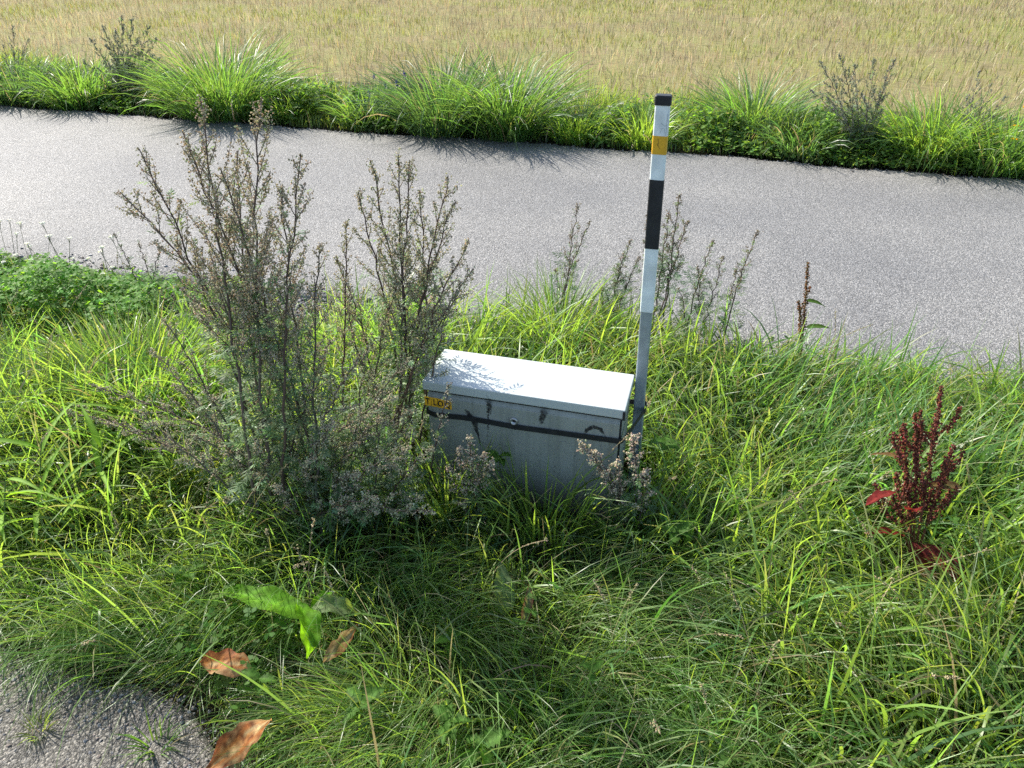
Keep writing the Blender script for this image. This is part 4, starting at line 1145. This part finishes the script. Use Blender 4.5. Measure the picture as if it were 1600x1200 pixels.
def far_grass():
    r = np.random.default_rng(941); a = Acc()
    P = scatter(-13, 6.5, 6.1, 7.75, 2900, r)
    x, y = P[:, 0], P[:, 1]
    w = sm(y - edge_far(x), 0.0, 0.14) * (1 - 0.75 * sm(y, 7.3, 7.75)) * (0.3 + 0.9 * fbm(x, y, 0.3, 945))
    P = P[(r.random(len(P)) < w) & in_view(P)]
    x, y = P[:, 0], P[:, 1]; n = len(P)
    h = (0.05 + 0.52 * fbm(x, y, 0.5, 947) ** 2.2) * (0.45 + 0.55 * sm(y - edge_far(x), 0.05, 0.4)) * (1 - 0.3 * sm(y, 7.2, 7.7))
    L = h * r.uniform(0.7, 1.35, n)
    t = np.clip(fbm(x, y, 0.7, 949) * 2 - 0.5 + r.normal(0, 0.2, n), 0, 1)[:, None]
    cols = (np.array([0.075, 0.145, 0.05]) * (1 - t) + np.array([0.155, 0.215, 0.055]) * t) * r.uniform(0.7, 1.3, n)[:, None]
    dry = r.random(n) < 0.09 + 0.3 * sm(y, 7.2, 7.7)
    cols[dry] = jit((0.30, 0.24, 0.11), int(dry.sum()), r)
    blades(a, P, L, 0.0075 * r.uniform(0.6, 1.4, n), r.uniform(0, 6.28, n), np.abs(r.normal(0.15, 0.25, n)), np.abs(r.normal(0.8, 0.6, n)), r.normal(0, 0.6, n), cols, 3)
    tag(obj("far_verge_grass", a.mesh("far_verge_grass", M_grass)), "uneven green grass of the verge across the path", "grass", None, "stuff")
far_grass()

def herbs(name, label, dens, x0, x1, y0, y1, wf, hf, size, col, seed, nl=3):
    """small rounded leaves, three to a stalk, spread through a low canopy"""
    r = np.random.default_rng(seed); a = Acc()
    P = scatter(x0, x1, y0, y1, dens, r)
    x, y = P[:, 0], P[:, 1]
    P = P[(r.random(len(P)) < wf(x, y)) & in_view(P)]
    n = len(P)
    top = P.copy(); top[:, 2] = hf(P[:, 0], P[:, 1]) * r.uniform(0.25, 1.0, n) ** 0.7
    top[:, :2] += r.normal(0, 0.012, (n, 2))
    cols = jit(col, n, r, 0.35, 0.08)
    a0 = r.uniform(0, 6.28, n)
    tilt = r.normal(0, 0.4, (n, 2))
    for q in range(nl):
        an = a0 + q * 2 * math.pi / nl
        D = np.stack([np.cos(an), np.sin(an), tilt[:, 0] * np.cos(an) + tilt[:, 1] * np.sin(an) + r.normal(0, 0.15, n)], -1)
        S = np.stack([-np.sin(an), np.cos(an), r.normal(0, 0.25, n)], -1)
        s = (size * r.uniform(0.7, 1.3, n))[:, None]
        V = np.stack([top, top + D * s * 0.45 + S * s * 0.42, top + D * s * 0.95 + S * s * 0.3, top + D * s * 0.9, top + D * s * 0.95 - S * s * 0.3, top + D * s * 0.45 - S * s * 0.42], 1)
        o6 = (np.arange(n) * 6)[:, None]
        a.add(V.reshape(-1, 3), [np.concatenate([o6, o6 + 1, o6 + 2, o6 + 3], 1), np.concatenate([o6, o6 + 3, o6 + 4, o6 + 5], 1)], np.repeat(cols, 6, axis=0))
    tag(obj(name, a.mesh(name, M_herb, False)), label, "ground cover", None, "stuff")
herbs("clover", "low bright green clover patch at the path edge behind the sunlit tussock", 7000, -4.8, -1.75, 2.15, 3.08,
      lambda x, y: sm(-x, 2.2, 2.6) * sm(y, 2.25, 2.5) * sm(edge_near(x) - y, 0.10, 0.3) * (0.4 + 0.8 * fbm(x, y, 0.2, 77)),
      lambda x, y: 0.06 + 0.34 * fbm(x, y, 0.28, 78) * sm(3.1 - y, 0, 0.5), 0.017, (0.11, 0.22, 0.04), 951)
herbs("roadside_weeds", "low dark leafy weeds crowding the far edge of the path", 3000, -11, 5, 6.08, 7.1,
      lambda x, y: sm(y - edge_far(x), -0.01, 0.08) * (1 - sm(y, 6.6, 7.1)) * sm(fbm(x, y * 0.4, 0.5, 79), 0.46, 0.62),
      lambda x, y: 0.06 + 0.36 * fbm(x, y, 0.4, 80) * sm(y - edge_far(x), 0, 0.3), 0.026, (0.12, 0.205, 0.05), 952)
herbs("verge_weeds", "small leafy weeds mixed through the near verge grass", 420, -2.4, 2.2, 0.9, 3.0,
      lambda x, y: bare(x, y) * sm(fbm(x, y, 0.35, 81), 0.5, 0.68),
      lambda x, y: 0.08 + 0.12 * fbm(x, y, 0.4, 82), 0.017, (0.075, 0.155, 0.03), 953)

def stubble():
    r = np.random.default_rng(961); a = Acc()
    # drilled rows running along the field, thinning out with distance
    n0 = 160000
    y = 7.5 + (27 - 7.5) * r.random(n0) ** 1.25
    x = r.uniform(-28, 16, n0)
    row = 0.13
    y = np.where(r.random(n0) < 0.7, np.round(y / row) * row + r.normal(0, 0.018, n0), y)
    P = np.stack([x, y, field_z(x, y) - 0.01], -1)
    P = P[in_view(P, 250, 150) & (r.random(n0) < 0.25 + 0.75 * sm(y, 7.4, 8.2))]
    x, y = P[:, 0], P[:, 1]; n = len(P)
    green = np.clip(sm(fbm(x, y, 1.3, 963), 0.42, 0.62) * (0.35 + 0.45 * sm(y, 8.5, 12)), 0, 1) > r.random(n)
    L = np.where(green, r.uniform(0.06, 0.14, n), r.uniform(0.09, 0.19, n))
    W = np.where(green, 0.012, 0.008) * r.uniform(0.6, 1.3, n) * (0.7 + 0.04 * y)
    cols = jit((0.335, 0.285, 0.18), n, r, 0.4, 0.07) * (0.65 + 0.7 * fbm(x, y, 1.2, 965))[:, None]
    cols[green] = jit((0.27, 0.275, 0.095), int(green.sum()), r, 0.3, 0.08)
    blades(a, P, L, W, r.uniform(0, 6.28, n), np.abs(r.normal(0.1, 0.2, n)), np.abs(r.normal(0.15, 0.4, n)), r.normal(0, 1.2, n), cols, 2)
    tag(obj("stubble", a.mesh("stubble", M_straw)), "tan cut stubble with yellow-green regrowth covering the field", "stubble", None, "stuff")
stubble()

ICO = np.array([[0, 0, 1], [0.894, 0, 0.447], [0.276, 0.851, 0.447], [-0.724, 0.526, 0.447], [-0.724, -0.526, 0.447], [0.276, -0.851, 0.447],
                [0.724, 0.526, -0.447], [-0.276, 0.851, -0.447], [-0.894, 0, -0.447], [-0.276, -0.851, -0.447], [0.724, -0.526, -0.447], [0, 0, -1]])
ICF = np.array([[0, 1, 2], [0, 2, 3], [0, 3, 4], [0, 4, 5], [0, 5, 1], [1, 6, 2], [2, 7, 3], [3, 8, 4], [4, 9, 5], [5, 10, 1], [2, 6, 7], [3, 7, 8], [4, 8, 9], [5, 9, 10], [1, 10, 6], [6, 11, 7], [7, 11, 8], [8, 11, 9], [9, 11, 10], [10, 11, 6]])
def gravel(name, label, P, smin, smax, cols, seed):
    r = np.random.default_rng(seed); a = Acc(); n = len(P)
    s = smin + (smax - smin) * r.random(n) ** 3
    V = ICO[None] * (s[:, None, None] * r.uniform(0.6, 1.25, (n, 1, 3))) * r.uniform(0.75, 1.2, (n, 12, 1))
    R = rot_rand(n, r); V = np.einsum('nij,nkj->nki', R, V)
    V[..., 2] *= 0.7
    V += (P + np.stack([0 * s, 0 * s, s * 0.25], -1))[:, None, :]
    F = (ICF[None] + (np.arange(n) * 12)[:, None, None]).reshape(-1, 3)
    c = np.asarray(cols)[r.integers(0, len(cols), n)] * r.uniform(0.6, 1.3, n)[:, None]
    a.add(V.reshape(-1, 3), F, np.repeat(c, 12, axis=0))
    tag(obj(name, a.mesh(name, attr_mat(name + "_stone", 0.8), False)), label, "gravel", None, "stuff")
STONE = [(0.16, 0.155, 0.15), (0.10, 0.10, 0.105), (0.24, 0.23, 0.22), (0.17, 0.14, 0.12)]
r = np.random.default_rng(971)
n = 11000
x = r.uniform(-4.5, 2.0, n); d = r.normal(-0.09, 0.085, n)
y = edge_near(x) + d
P1 = np.stack([x, y, np.where(d > 0.02, 0.0, -0.035)], -1)
n2 = 3500
x2 = r.normal(-1.75, 0.42, n2); y2 = r.normal(2.93, 0.12, n2)
P2 = np.stack([x2, y2, np.where(y2 > edge_near(x2), 0.001, -0.03)], -1)
P2 = P2[P2[:, 1] < edge_near(P2[:, 0]) + 0.05]
gravel("path_edge_gravel", "loose dark crumbled gravel along the near edge of the path", np.concatenate([P1, P2]), 0.003, 0.013, STONE, 972)
n = 6000
x = r.uniform(-10, 4.5, n); d = np.abs(r.normal(0, 0.07, n)) * -1 + 0.06
P = np.stack([x, edge_far(x) + d, np.where(d > 0, -0.03, 0.0)], -1)
gravel("far_edge_gravel", "dark crumbs along the far edge of the path", P, 0.003, 0.010, STONE[:2] + [(0.06, 0.05, 0.04)], 973)
n = 4200
x = r.uniform(-2.3, -0.6, n); d = -np.abs(r.normal(0, 0.16, n)) + 0.05
P = np.stack([x, pave_edge(x) + d, np.where(d > 0, -0.03, -0.004)], -1)
gravel("pavement_gravel", "small stones loosened from the pavement's broken edge", P, 0.0015, 0.006, STONE, 974)
